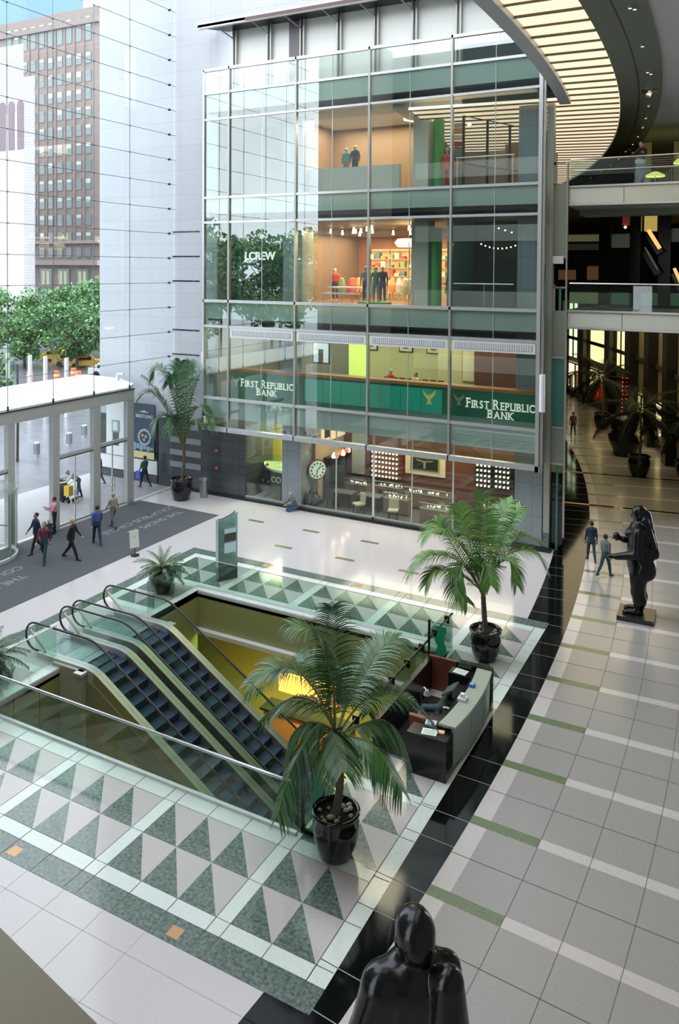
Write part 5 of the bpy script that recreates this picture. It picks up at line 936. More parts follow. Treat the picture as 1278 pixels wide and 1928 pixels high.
for k in range(5): a = k * 1.257; m.bar((0, 0, .1), (.28 * math.cos(a), .28 * math.sin(a), .06), .05, .04)
m.build('base', dark_metal, r)
blob('jacket', [((-.2, .0, .56), (.2, .0, .58), .1, .1, 0), ((-.22, .05, .6), (-.2, .25, .75), .08, .07, 0), ((.2, .1, .6), (.22, .3, .78), .08, .07, 0), ((-.15, .25, .74), (.2, .3, .8), .09, .1, 0)], [mat('blue_grey_jacket', (.03, .05, .07), .8)], .03, None, .05).location = (-7.35, 18.6, 0)
j = bpy.data.objects['jacket']; tag(j, 'blue grey jacket lying over the swivel chair', 'jacket')
r = local(thing('gooseneck_lamp', 'grey gooseneck desk lamp inside the desk', 'lamp', (-7.75, 19.2, 0))); m = MB(); m.tube([(0, 0, 0), (0, 0, 1.0), (.1, -.05, 1.1), (.2, -.1, 1.05)], .015, 8); m.build('stem', steel, r); m = MB(); m.lathe([(.0, .14), (.05, .12), (.1, 0)], (.2, -.1, .95), 14); m.build('shade', mat('grey_shade', (.25, .3, .3), .4), r)
# ================================================================== directory kiosk, sign stand, ash bin
kk = thing('directory_kiosk', 'tall glass directory kiosk with curved top at the rear of the opening', 'kiosk', (-18.0, 24.8, 0)); a0 = Vector((-18.22, 24.42)); a1 = Vector((-17.84, 25.12)); dd = a1 - a0; nn = Vector((-dd.y, dd.x)).normalized() * .22
def kq(u, d, z): p = a0 + dd * u + nn * d; return (p.x, p.y, z)
m = MB(); m.add([kq(0, 0, 0), kq(1, 0, 0), kq(1, 1, 0), kq(0, 1, 0), kq(0, 0, .55), kq(1, 0, .55), kq(1, 1, .55), kq(0, 1, .55)], [(0, 3, 2, 1), (4, 5, 6, 7), (0, 1, 5, 4), (1, 2, 6, 5), (2, 3, 7, 6), (3, 0, 4, 7)]); m.build('base', mat('dark_green_base', (.05, .08, .06), .2), kk)
kg = glass('kiosk_glass', (.6, .8, .75), .08, frost=.5, frost_col=(.42, .66, .60))
for (d0, d1, nm, m_) in ((0, .04, 'glass_front', kg), (.96, 1.0, 'grey_side_plate', mat('kiosk_grey', (.38, .43, .45), .3))):
    m = MB(); top = [(0, 2.35), (.3, 2.37), (.6, 2.44), (.85, 2.52), (1, 2.6)]; pts = [(0, .55), (1, .55)] + [t for t in top[::-1]]; n = len(pts)
    m.add([kq(u, d0, z) for u, z in pts] + [kq(u, d1, z) for u, z in pts], [tuple(range(n)), tuple(range(n, 2 * n))[::-1]] + [(i, n + i, n + (i + 1) % n, (i + 1) % n) for i in range(n)]); m.build(nm, m_, kk)
m = MB(); m.add([kq(0, 0, .55), kq(0, 1, .55), kq(0, 1, 2.36), kq(0, 0, 2.36), kq(-.03, 0, .55), kq(-.03, 1, .55), kq(-.03, 1, 2.36), kq(-.03, 0, 2.36)], [(0, 3, 2, 1), (4, 5, 6, 7), (0, 1, 5, 4), (1, 2, 6, 5), (2, 3, 7, 6), (3, 0, 4, 7)]); m.build('grey_end', mat('kiosk_grey', (.38, .43, .45), .3), kk)
for z0, z1, m_, nm in ((1.05, 1.45, mat('pale_cyan_panel', (.45, .65, .68), .3, emit=.15), 'map_panel'), (1.5, 1.8, mat('dark_brown_panel', (.09, .08, .08), .3), 'dark_panel'), (1.82, 2.0, mat('pale_cyan_panel', (.45, .65, .68), .3), 'map_panel')):
    m = MB(); m.add([kq(.3, -.02, z0), kq(.92, -.02, z0), kq(.92, -.02, z1), kq(.3, -.02, z1), kq(.3, -.005, z0), kq(.92, -.005, z0), kq(.92, -.005, z1), kq(.3, -.005, z1)], [(0, 1, 2, 3), (7, 6, 5, 4), (0, 4, 5, 1), (1, 5, 6, 2), (2, 6, 7, 3), (3, 7, 4, 0)]); m.build(nm, m_, kk)
r = thing('notice_stand', 'small pale notice stand on the mat edge behind the cycad', 'sign', (-22.9, 25.0, .016)); m = MB(); m.add([(-23.0, 24.8, .35), (-22.85, 25.15, .35), (-22.95, 25.2, 1.05), (-23.1, 24.85, 1.05), (-23.03, 24.8, .35), (-22.88, 25.15, .35), (-22.98, 25.2, 1.05), (-23.13, 24.85, 1.05)], [(0, 1, 2, 3), (7, 6, 5, 4), (0, 4, 5, 1), (1, 5, 6, 2), (2, 6, 7, 3), (3, 7, 4, 0)]); m.build('notice_board', mat('notice_cream', (.62, .66, .58), .5), r); m = MB(); m.tube([(-22.95, 25, .016), (-22.97, 25, .4)], .02, 8); m.lathe([(.18, .0), (.18, .02), (0, .03)], (-22.95, 25, .016), 16); m.build('foot', dark_metal, r)
m = MB(); m.lathe([(.02, 0), (.07, .02), (0, .04)], (-23.02, 25, .78), 8); m.build('emblem', gold, r)
r = thing('ash_bin', 'slim steel cylinder bin beside the left palm pot', 'bin', (-25.75, 33.2, 0)); m = MB(); m.lathe([(.2, 0), (.2, .95)], (-25.75, 33.2, 0), 20); m.build('cylinder', mat('bin_grey', (.35, .36, .36), .3, .6), r); m = MB(); m.lathe([(.22, .93), (.22, 1.0), (.15, 1.0), (.15, .96), (0, .96)], (-25.75, 33.2, 0), 20); m.build('rim', steel, r)
for z, lb in ((2.37, 'small red round fitting on the dark granite wall, upper'), (1.44, 'small red round fitting on the dark granite wall, lower')):
    r = thing('wall_fitting', lb, 'wall fitting', (-25.41, 33.88, z)); m = MB(); m.tube([(-25.41, 33.9, z), (-25.41, 33.84, z)], .09, 14); m.build('disc', mat('fitting_red', (.55, .08, .1), .4), r); m = MB(); m.tube([(-25.41, 33.84, z), (-25.41, 33.82, z)], .04, 10); m.build('cap', steel, r)

# ================================================================== PALMS
leafs = {'front': [mat('palm_front_green', (.045, .15, .03), .36), mat('palm_dark', (.015, .05, .025), .35), mat('palm_grey_green', (.10, .18, .11), .35)],
         'right': [mat('palm_right_green', (.10, .25, .05), .4), mat('palm_yellow_green', (.22, .32, .08), .4), mat('palm_mid', (.05, .15, .05), .4)],
         'left': [mat('palm_left_green', (.06, .17, .07), .4), mat('palm_pale', (.20, .30, .18), .4), mat('palm_mid2', (.04, .10, .05), .4)],
         'dark': [mat('palm_shadow', (.008, .014, .008), .8, spec=.1)] * 3}  # leaves coloured near black as shaded silhouettes in the dim concourse
rib_m = mat('palm_rib', (.16, .16, .05), .5); trunk_m = mat('palm_trunk', (.13, .10, .07), .8, noise=(20, .3)); soil_m = mat('soil', (.015, .012, .01), .9, noise=(40, .4)); pot_m = mat('black_glazed_pot', (.005, .006, .007), .09, coat=.15); peb_m = mat('pebble', (.45, .38, .30), .7, noise=(12, .25))
def spl(P, t):
    n = len(P) - 1; s = min(t * n, n - 1e-6); i = int(s); u = s - i; p0, p1, p2, p3 = (Vector(P[max(i - 1, 0)]), Vector(P[i]), Vector(P[i + 1]), Vector(P[min(i + 2, n)]))
    return .5 * ((2 * p1) + (p2 - p0) * u + (2 * p0 - 5 * p1 + 4 * p2 - p3) * u * u + (3 * p1 - p0 - 3 * p2 + p3) * u ** 3)
def frond(P, L, root, ms, n=46, wd=.026, t0=.16, lift=None, seed=0, rr=.022):
    rg = random.Random(seed); a = Vector(P[0]); z_ = Vector(P[-1]); az = Vector((z_.x - a.x, z_.y - a.y, 0))
    side = Vector((-az.y, az.x, 0)).normalized() if az.length > .05 else Vector((1, 0, 0)); m = MB()
    if lift is None: lift = .55 if spl(P, .6).z > a.z + .45 else .0 if spl(P, .8).z > a.z - .1 else -.4
    for i in range(n):
        t = t0 + (1 - t0) * (i + .5) / n; p = spl(P, t); tg = (spl(P, min(1, t + .02)) - spl(P, max(0, t - .02))).normalized(); s0 = (side - tg * side.dot(tg)).normalized(); nrm = s0.cross(tg)
        if nrm.z < 0: nrm = -nrm
        ll = L * (math.sin(math.pi * (.12 + .80 * (t - t0) / (1 - t0))) ** .55) * rg.uniform(.88, 1.08)
        for s in (-1, 1):
            lf = lift * (1 - .6 * t) + rg.uniform(-.1, .1); d = (s0 * s * .85 + tg * (.45 + .45 * t) + nrm * lf).normalized(); q = p.copy(); wv = tg.cross(d).cross(d).normalized() if abs(tg.dot(d)) < .98 else nrm
            pts = [q.copy()]; dd_ = d.copy()
            for k in range(4):
                dd_ = (dd_ + Vector((0, 0, -.16 - .10 * k))).normalized(); q = q + dd_ * ll / 4; pts.append(q.copy())
            ws = [wd * .55, wd, wd * .85, wd * .5, .002]; V_ = []
            for pp, w2 in zip(pts, ws): V_ += [pp - wv * w2, pp + wv * w2]
            m.add(V_, [(2 * k, 2 * k + 1, 2 * k + 3, 2 * k + 2) for k in range(4)], rg.choice((0, 0, 0, 1, 2)))
    b0 = len(m.v); m.tube([spl(P, i / 14) for i in range(15)], [rr * (1.15 - i / 14) for i in range(15)], 6, 3)
    return m.build('frond', list(ms) + [rib_m], root)
def potted(name, lb, c, sc_, ppf, trunk, fronds, ms, L, cat='potted palm', seed=1, n=46, wd=.026, pebbles=10, low=False):
    r = thing(name, lb, cat, (c[0], c[1], .008)); prof = ppf; m = MB(); m.lathe([(a * sc_, b * sc_) for a, b in prof], (c[0], c[1], .008), 40); m.build('pot', pot_m, r, True)
    top = prof[-1][1] * sc_ ; rs = prof[-1][0] * sc_; m = MB(); m.lathe([(0, 0), (rs + .01, 0)], (c[0], c[1], top + .008), 30); so = m.build('soil', soil_m, r); rg = random.Random(seed)
    for k in range(pebbles):
        a = rg.uniform(0, 6.28); d = rs * rg.uniform(.35, .85); s = rg.uniform(.04, .075); m = MB(); m.lathe([(0, -s * .3), (s * .8, 0), (s, s * .4), (s * .6, s * .8), (0, s)], (c[0] + d * math.cos(a), c[1] + d * math.sin(a), top + .02), 9); pb = m.build('pebble', peb_m, r, True); pb.parent = so
    if trunk:
        m = MB(); rings = []
        for i in range(25):
            u = i / 24; p = spl(trunk, u); rings.append((p, (.085 - .02 * u) * (1 + (.14 if i % 2 else 0)) * (1.35 if u < .1 else 1)))
        m.tube([p for p, _ in rings], [q for _, q in rings], 10); m.build('trunk', trunk_m, r, True)
    for i, P in enumerate(fronds): frond(P, L * (1 if i < 99 else 1), r, ms, n, wd, seed=seed * 50 + i)
    return r
POT = [(.30, 0), (.33, .02), (.42, .25), (.475, .5), (.48, .68), (.44, .82), (.45, .86), (.50, .89), (.50, .93), (.46, .95), (.43, .93), (.42, .84)]
BOWL = [(.22, 0), (.26, .03), (.38, .3), (.44, .55), (.45, .66), (.48, .70), (.45, .73), (.42, .70), (.40, .62)]
FR_FRONT = [[(-7.61, 14.17, 2.52), (-7.67, 14.22, 3.05), (-7.71, 14.28, 3.53), (-7.79, 14.35, 4.21), (-7.85, 14.44, 4.95)], [(-7.61, 14.17, 2.67), (-7.61, 14.09, 3.44), (-7.74, 13.94, 4.19), (-7.96, 13.76, 4.67), (-8.31, 13.52, 4.85)], [(-7.62, 14.16, 2.57), (-7.83, 13.82, 3.4), (-8.11, 13.49, 3.94), (-8.44, 13.17, 4.08), (-8.77, 12.79, 3.85)], [(-7.62, 14.16, 2.47), (-7.82, 13.91, 2.75), (-7.99, 13.6, 2.45), (-8.12, 13.23, 2.01), (-8.14, 12.83, 1.39)], [(-7.52, 14.21, 2.47), (-7.16, 14.51, 2.62), (-6.83, 14.78, 2.66), (-6.54, 15.02, 2.33), (-6.35, 15.26, 1.51)], [(-7.55, 14.2, 2.57), (-7.48, 14.67, 3.09), (-7.33, 15.08, 3.47), (-7.17, 15.48, 3.83), (-6.93, 15.81, 3.94)], [(-7.62, 14.16, 2.57), (-8.07, 14.24, 2.93), (-8.6, 14.2, 2.94), (-9.13, 14.16, 2.58), (-9.52, 14.16, 2.15)], [(-7.55, 14.2, 2.47), (-7.24, 14.22, 2.49), (-6.8, 14.24, 2.45), (-6.44, 14.18, 2.19), (-6.06, 14.06, 1.83)], [(-7.57, 14.19, 2.52), (-7.58, 14.69, 3.0), (-7.5, 15.05, 3.28), (-7.41, 15.24, 3.06), (-7.53, 15.56, 2.21)], [(-7.61, 14.16, 2.52), (-7.86, 14.07, 2.65), (-8.2, 13.94, 2.63), (-8.49, 13.83, 2.28), (-8.61, 13.84, 1.62)], [(-7.59, 14.17, 2.42), (-7.6, 14.02, 2.6), (-7.32, 13.73, 2.47), (-7.01, 13.35, 2.33)], [(-7.62, 14.16, 2.57), (-8.06, 14.42, 3.27), (-8.34, 14.48, 3.55), (-8.69, 14.45, 3.58), (-9.06, 14.43, 3.28)], [(-7.52, 14.21, 2.52), (-7.24, 14.66, 3.0), (-6.85, 15.06, 3.07), (-6.45, 15.47, 2.82), (-6.14, 15.84, 2.23)]]
FR_RIGHT = [[(-7.53, 23.6, 2.18), (-7.55, 23.7, 3.23), (-7.57, 23.78, 4.14), (-7.64, 23.84, 5.05)], [(-7.56, 23.58, 2.18), (-7.83, 23.32, 3.07), (-8.21, 23.01, 3.72), (-8.71, 22.64, 4.09), (-9.02, 22.4, 3.84)], [(-7.58, 23.57, 2.1), (-8.04, 23.24, 2.91), (-8.56, 22.89, 3.23), (-9.07, 22.54, 3.18), (-9.44, 22.26, 2.7)], [(-7.48, 23.63, 2.18), (-7.18, 24.02, 3.28), (-6.89, 24.35, 4.09), (-6.64, 24.59, 4.57)], [(-7.46, 23.63, 2.11), (-7.06, 23.91, 3.02), (-6.53, 24.23, 3.32), (-6.12, 24.46, 3.24), (-5.86, 24.61, 2.77)], [(-7.48, 23.62, 2.11), (-7.0, 23.45, 3.03), (-6.62, 23.46, 3.17), (-6.35, 23.22, 2.62)], [(-7.58, 23.57, 2.03), (-7.75, 23.12, 2.85), (-7.98, 22.84, 2.97), (-7.97, 22.52, 2.48), (-7.62, 22.41, 2.14)], [(-7.55, 23.59, 2.18), (-8.03, 23.91, 3.24), (-8.4, 24.11, 4.0), (-8.61, 24.22, 4.42)], [(-7.48, 23.63, 2.18), (-7.13, 24.39, 3.33), (-6.64, 24.92, 3.57), (-6.23, 25.34, 3.35)], [(-7.58, 23.57, 2.18), (-8.44, 23.68, 3.16), (-9.07, 23.77, 3.91), (-9.27, 23.74, 3.81)], [(-7.5, 23.61, 2.18), (-7.39, 24.18, 3.51), (-7.26, 24.52, 4.22), (-6.96, 24.87, 4.65)], [(-7.51, 23.6, 2.03), (-7.48, 23.23, 2.78), (-7.3, 23.15, 3.07), (-7.04, 22.85, 2.62)], [(-7.58, 23.57, 2.1), (-8.06, 23.08, 2.65), (-8.65, 22.52, 2.88), (-8.86, 22.22, 2.49)]]
FR_LEFT = [[(-26.48, 32.36, 2.93), (-26.85, 32.33, 4.63), (-27.4, 32.19, 6.21), (-27.9, 32.0, 6.85), (-28.11, 31.92, 6.2)], [(-26.5, 32.35, 2.93), (-26.91, 31.95, 4.38), (-27.42, 31.52, 5.56), (-27.95, 31.1, 6.43)], [(-26.52, 32.33, 2.89), (-27.21, 31.84, 4.8), (-27.88, 31.41, 5.63), (-28.37, 31.07, 5.16)], [(-26.44, 32.38, 2.93), (-26.67, 32.32, 5.3), (-26.77, 32.3, 6.59), (-26.63, 32.39, 7.15)], [(-26.4, 32.4, 2.93), (-26.47, 32.67, 5.27), (-26.43, 32.95, 7.15)], [(-26.37, 32.42, 2.93), (-26.24, 32.72, 5.02), (-25.88, 33.09, 6.56), (-25.56, 33.3, 6.65), (-25.47, 33.41, 5.42)], [(-26.37, 32.42, 2.89), (-25.9, 32.44, 4.48), (-25.48, 32.58, 4.84), (-25.12, 32.67, 4.43), (-24.82, 32.7, 3.82)], [(-26.52, 32.33, 2.84), (-26.71, 31.97, 3.84), (-26.98, 31.64, 4.43), (-27.24, 31.37, 4.27), (-27.28, 31.16, 3.71)], [(-26.44, 32.38, 2.93), (-27.16, 32.5, 5.45), (-27.35, 32.59, 6.39), (-27.54, 32.55, 5.94)], [(-26.48, 32.35, 2.89), (-26.46, 31.93, 4.0), (-26.6, 31.7, 4.28), (-26.61, 31.4, 3.73)], [(-26.37, 32.42, 2.89), (-25.96, 32.24, 3.87), (-25.55, 32.27, 4.2), (-25.22, 32.26, 3.94)], [(-26.44, 32.38, 2.93), (-26.7, 32.88, 5.44), (-26.88, 33.1, 6.71), (-27.06, 33.05, 6.58)]]
potted('potted_palm', 'large green palm in a black glazed pot in front of the escalators', (-7.55, 14.12), 1, POT, [(-7.55, 14.12, .8), (-7.5, 14.2, 1.6), (-7.58, 14.17, 2.5)], FR_FRONT, leafs['front'], .84, seed=1, n=64, wd=.0155, pebbles=16)
potted('potted_palm', 'bright green palm in a black glazed pot behind the information desk', (-7.4, 23.55), 1, POT, [(-7.4, 23.55, .8), (-7.46, 23.56, 1.5), (-7.52, 23.58, 2.3)], FR_RIGHT, leafs['right'], .76, seed=2, n=52, wd=.021, pebbles=14)
potted('potted_palm', 'tall palm in a black pot by the glass entrance wall', (-26.5, 32.3), 1.17, POT, [(-26.5, 32.3, .9), (-26.4, 32.4, 2.0), (-26.45, 32.36, 3.1)], FR_LEFT, leafs['left'], 1.0, seed=3, n=44, wd=.027, pebbles=4)
def fan(c, z, n, L, up=(.5, 1.3), seed=0):
    rg = random.Random(seed); out = []
    for i in range(n):
        a = 2 * math.pi * i / n * 2.618 + rg.uniform(-.2, .2); e = up[0] + (up[1] - up[0]) * (i / n); l = L * rg.uniform(.85, 1.1); h = Vector((math.cos(a), math.sin(a), 0)); P = [Vector((c[0], c[1], z))]
        for k in range(1, 5):
            ee = e - k * .28; P.append(P[-1] + (h * math.cos(ee) + Vector((0, 0, math.sin(ee)))) * l / 4)
        out.append([tuple(p) for p in P])
    return out
cyc = [mat('cycad_green', (.04, .12, .05), .4), mat('cycad_mid', (.07, .17, .08), .4), mat('cycad_dark', (.02, .06, .03), .4)]
potted('potted_cycad', 'small dark green cycad in a black bowl pot beside the farther escalator', (-19.45, 22.65), 1.05, BOWL, [(-19.45, 22.65, .6), (-19.45, 22.65, .85)], fan((-19.45, 22.65), .85, 26, 1.05, (.35, 1.45), 5), cyc, .17, 'potted cycad', 7, 24, .014, 3)
potted('potted_cycad', 'small cycad in a black bowl pot cut off by the left edge', (-19.35, 15.1), 1.05, BOWL, [(-19.35, 15.1, .6), (-19.35, 15.1, .85)], fan((-19.35, 15.1), .85, 24, 1.15, (.4, 1.45), 9), cyc, .2, 'potted cycad', 8, 22, .016, 3)
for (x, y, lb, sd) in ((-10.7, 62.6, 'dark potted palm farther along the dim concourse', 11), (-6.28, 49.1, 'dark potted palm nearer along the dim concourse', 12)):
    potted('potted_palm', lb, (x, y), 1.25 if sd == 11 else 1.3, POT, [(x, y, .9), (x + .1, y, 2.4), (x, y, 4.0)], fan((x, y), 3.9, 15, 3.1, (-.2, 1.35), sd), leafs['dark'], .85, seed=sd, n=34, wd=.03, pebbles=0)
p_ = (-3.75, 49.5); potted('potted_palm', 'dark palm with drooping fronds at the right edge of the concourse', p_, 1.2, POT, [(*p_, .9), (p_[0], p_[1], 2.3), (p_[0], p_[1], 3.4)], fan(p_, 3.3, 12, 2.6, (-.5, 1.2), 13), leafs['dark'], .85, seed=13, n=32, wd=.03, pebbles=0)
# ================================================================== SCULPTURES (plain rounded figures)
brz = mat('black_bronze', (.005, .005, .006), .17, 0, spec=.32)
def hand(c, d, u, s, m_, side=1):
    c = Vector(c); d = Vector(d).normalized(); u = Vector(u); u = (u - d * u.dot(d)).normalized(); w2 = d.cross(u) * side; out = [(tuple(c), tuple(c + d * .07 * s), .034 * s, .036 * s, m_, None, .01 * s)]
    for k, l in enumerate((.062, .072, .068, .052)):
        b0 = c + d * .085 * s + w2 * (k - 1.5) * .021 * s; b1 = b0 + (d * .8 - u * .35) * l * .6 * s; b2 = b1 + (d * .45 - u * .8) * l * .5 * s
        out += [(tuple(b0), tuple(b1), .0105 * s, .0098 * s, m_, None, .004 * s), (tuple(b1), tuple(b2), .0098 * s, .0085 * s, m_, None, .004 * s)]
    t0_ = c + d * .02 * s - w2 * .03 * s; out += [(tuple(t0_), tuple(t0_ + (d * .7 - w2 * .7 - u * .2) * .045 * s), .013 * s, .012 * s, m_, None, .006 * s), (tuple(t0_ + (d * .7 - w2 * .7 - u * .2) * .045 * s), tuple(t0_ + (d * 1.2 - w2 * .8 - u * .5) * .06 * s), .012 * s, .01 * s, m_, None, .004 * s)]
    return out
def statue(loc, rz, lb, female):
    r = local(thing('statue', lb, 'statue', loc)); r.rotation_euler.z = rz
    m = MB(); m.box(-.55, .55, -.52, .68, 0, .16); m.build('plinth', mat('statue_plinth', (.018, .024, .02), .2), r); Z0 = .16; P = []
    def a(p, q, r0, r1, s=None, k=.09): P.append(((p[0], p[1], p[2] + Z0), (q[0], q[1], q[2] + Z0), r0, r1, 0, s, k))
    a((0, .02, 3.42), (0, .04, 3.5), .235, .235, (1, 1.08, 1.12)); a((0, -.02, 3.0), (0, 0, 3.3), .2, .16); a((0, .25, 3.42), (0, .285, 3.36), .035, .05, None, .03); a((-.05, .25, 3.29), (.05, .25, 3.29), .025, .025, None, .02); a((-.07, .235, 3.48), (-.07, .24, 3.48), .02, .02, None, .01); a((.07, .235, 3.48), (.07, .24, 3.48), .02, .02, None, .01)
    for d in (-1, 1): a((.235 * d, 0, 3.42), (.24 * d, 0, 3.36), .04, .03, None, .02)
    a((0, 0, 2.85), (0, .02, 2.35), .42, .40, (1.15, .92, 1)); a((0, .03, 2.25), (0, -.04, 1.75), .40, .47, (1.12, 1, 1)); a((-.42, 0, 2.95), (.42, 0, 2.95), .19, .19)
    for d in (-1, 1):
        a((.2 * d, -.2, 1.68), (.22 * d, -.22, 1.58), .34, .34); a((.24 * d, 0, 1.5), (.21 * d, .04, .8), .33, .225); a((.21 * d, .03, .8), (.2 * d, -.03, .52), .215, .22); a((.2 * d, -.03, .52), (.19 * d, 0, .14), .21, .13); a((.19 * d, -.02, .09), (.22 * d, .38, .07), .11, .085); 
        for t in range(4): a((.22 * d + (t - 1.5) * .045, .44, .05), (.22 * d + (t - 1.5) * .05, .5, .04), .035, .03, None, .02)
    if female:
        for d in (-1, 1): a((.18 * d, .33, 2.78), (.19 * d, .40, 2.76), .15, .10, None, .05)
        a((-.52, 0, 2.92), (-.64, .02, 2.25), .19, .17); a((-.64, .02, 2.22), (-.45, .72, 2.0), .17, .115); P.extend(hand((-.44, .76, 1.99 + Z0), (.1, 1, -.1), (0, 0, 1), 2.4, 0, -1))
        a((.52, 0, 2.92), (.64, .05, 2.3), .19, .17); a((.64, .05, 2.28), (.42, .6, 2.35), .16, .11); P.extend(hand((.41, .63, 2.36 + Z0), (-.15, 1, .3), (0, 0, 1), 2.4, 0)); a((.36, .8, 2.44), (.36, .82, 2.46), .13, .13, None, .02)
        for k in range(12): a((.06 * math.sin(k * 1.7), -.17 - .026 * k, 3.45 - .115 * k), (.06 * math.sin(k * 1.7), -.19 - .026 * k, 3.38 - .115 * k), .17, .16, None, .045)
        for d in (-1, 1):
            for k in range(7): a((.2 * d, -.17 - .04 * k, 3.3 - .13 * k), (.2 * d, -.2 - .04 * k, 3.24 - .13 * k), .12, .11, None, .04)
    else:
        a((0, -.06, 3.5), (0, -.1, 3.42), .235, .22); a((.30, -.40, 3.12), (.34, -.34, 2.2), .20, .30, None, .1); a((.42, .02, 2.8), (.5, .1, 2.2), .2, .18); a((.5, .1, 2.2), (.45, .5, 2.0), .17, .12); P.extend(hand((.44, .55, 2.0 + Z0), (-.1, 1, .2), (0, 0, 1), 2.4, 0)); a((-.46, -.02, 2.86), (-.64, .05, 2.25), .24, .2, None, .14); a((-.64, .05, 2.25), (-.55, .35, 1.75), .18, .12); P.extend(hand((-.54, .38, 1.72 + Z0), (.05, .5, -1), (-1, 0, 0), 2.4, 0, -1))
    o = blob('figure', P, [brz], .028, r, .09); return r
statue((-3.62, 28.95, 0), math.radians(92), 'black bronze statue of a rounded figure with long braids standing on a square plinth', True)
statue((-3.75, 9.15, 0), math.radians(40), 'black bronze statue of a rounded figure seen from above at the bottom edge', False)
b = MB(); b.lathe([(.75, 0), (.8, .4), (1.05, .9), (1.1, 1.3), (.8, 1.55), (1.0, 1.9), (1.05, 2.4), (.9, 2.55), (.0, 2.6)], (-7.8, 54.3, 0), 22); tag(b.build('dark_sculpture', black, None, True), 'squat black rounded sculpture between the two dark concourse palms', 'sculpture')
# ================================================================== PEOPLE
skinA = mat('skin_light', (.50, .30, .21), .55); skinB = mat('skin_brown', (.18, .09, .055), .55); hairD = mat('hair_dark', (.015, .012, .01), .6); hairL = mat('hair_grey', (.35, .33, .30), .6); hairB = mat('hair_blond', (.45, .33, .18), .6); shoeD = mat('shoe_dark', (.015, .014, .014), .5); eyeM = mat('eye_dark', (.01, .01, .01), .3)
CL = {k: mat('wear_' + k, v, .85) for k, v in dict(pink=(.60, .27, .36), black=(.012, .012, .014), white=(.62, .64, .68), green=(.04, .17, .10), navy=(.02, .03, .08), blue=(.06, .10, .30), wine=(.12, .03, .05), tan=(.35, .30, .22), jeans=(.05, .10, .18), grey=(.12, .14, .14), red=(.5, .03, .03), cream=(.6, .5, .4), teal=(.02, .06, .07)).items()}
def person(lb, loc, rz, top, low, h=1.72, lean=0, legs=((.12, .05), (-.12, .15)), arms=((.1, .25), (-.1, .25)), skin=skinA, hair=hairD, look=0, long=False, sit=0, res=.017, extra=None, grp=None):
    r = local(thing('person', lb, 'person', loc, grp)); r.rotation_euler.z = rz; s = h / 1.75; P = []
    def rot2(v, a): return Vector((v[0], v[1] * math.cos(a) + v[2] * math.sin(a), -v[1] * math.sin(a) + v[2] * math.cos(a)))
    pel = Vector((0, 0, 0)); up = rot2((0, 0, 1), lean); fw = rot2((0, 1, 0), lean); feet = []
    def a(p, q, r0, r1, m_, sc=None, k=.03): P.append([Vector(p), Vector(q), r0, r1, m_, sc, k])
    for i, d in enumerate((-1, 1)):
        hf, kf = legs[i]; hip = Vector((.09 * d, 0, -.03)); th = rot2((0, 0, -1), -hf); kn = hip + th * .43; sh = rot2((0, 0, -1), -(hf - kf)); an = kn + sh * .41
        a(hip, kn, .088, .062, 3); a(kn, kn + sh * .16, .06, .06, 3); a(kn + sh * .16, an, .058, .042, 3); feet.append(an.z - .07)
        a(an + Vector((0, -.03, -.03)), an + Vector((.015 * d, .15, -.045)), .042, .034, 4, None, .02)
    a((0, 0, -.02), up * .1, .135, .125, 3, (1.15, .85, 1)); a(up * .1, up * .2, .125, .13, 2, (1.1, .8, 1)); a(up * .22, up * .42, .14, .155, 2, (1.15, .75, 1)); a(up * .46 + Vector((-.13, 0, 0)), up * .46 + Vector((.13, 0, 0)), .07, .07, 2)
    a(up * .5, up * .58, .052, .05, 0, None, .02); hu = rot2((0, 0, 1), lean * .75 + look); hf_ = rot2((0, 1, 0), lean * .75 + look); hc = up * .57 + hu * .115
    a(hc - hu * .03 + hf_ * .012, hc + hu * .03, .078, .088, 0, (.92, 1.08, 1.1), .02); a(hc + hf_ * .095 - hu * .01, hc + hf_ * .108 - hu * .025, .011, .016, 0, None, .01); a(hc + hf_ * .085 - hu * .06 - Vector((.018, 0, 0)), hc + hf_ * .085 - hu * .06 + Vector((.018, 0, 0)), .009, .009, 0, None, .006)
    for d in (-1, 1): a(hc + Vector((.083 * d, 0, 0)) - hu * .01, hc + Vector((.083 * d, 0, 0)) - hu * .035, .016, .012, 0, None, .006); a(hc + hf_ * .088 + Vector((.03 * d, 0, 0)) + hu * .012, hc + hf_ * .09 + Vector((.03 * d, 0, 0)) + hu * .012, .009, .009, 5, None, .003)
    a(hc - hf_ * .03 + hu * .035, hc - hf_ * .015 + hu * .045, .092, .09, 1, (1, 1.05, 1), .01)
    if long: a(hc - hf_ * .06, hc - hf_ * .075 - hu * .2, .08, .06, 1, (1.1, .8, 1), .02)
    for i, d in enumerate((-1, 1)):
        sf, ef = arms[i]; so = up * .455 + Vector((.185 * d, 0, 0)); ua = rot2(rot2((0.10 * d, 0, -1), -sf), lean * (0 if sf > 1 else .3)).normalized(); el = so + ua * .28; fa = rot2(ua, -ef).normalized(); fa = (fa + Vector((-.12 * d * min(ef, 1.2), 0, 0))).normalized(); wr = el + fa * .24
        a(so, el, .055, .045, 2, None, .02); a(el, wr - fa * .03, .042, .03, 2, None, .015); a(wr - fa * .03, wr, .026, .024, 0, None, .01)
        for hp in hand(wr + fa * .015, fa, fw if ef < 1 else Vector((0, 0, 1)), 1, 0, d): a(*hp[:5], hp[5], hp[6])
    if sit: zoff = sit
    else: zoff = -min(feet)
    PP = [(tuple((p[0] + Vector((0, 0, zoff))) * s), tuple((p[1] + Vector((0, 0, zoff))) * s), p[2] * s, p[3] * s, p[4], p[5], p[6]) for p in P]
    blob('body', PP, [skin, hair, CL[top], CL[low], shoeD, eyeM], res, r, .03)
    if extra: extra(r)
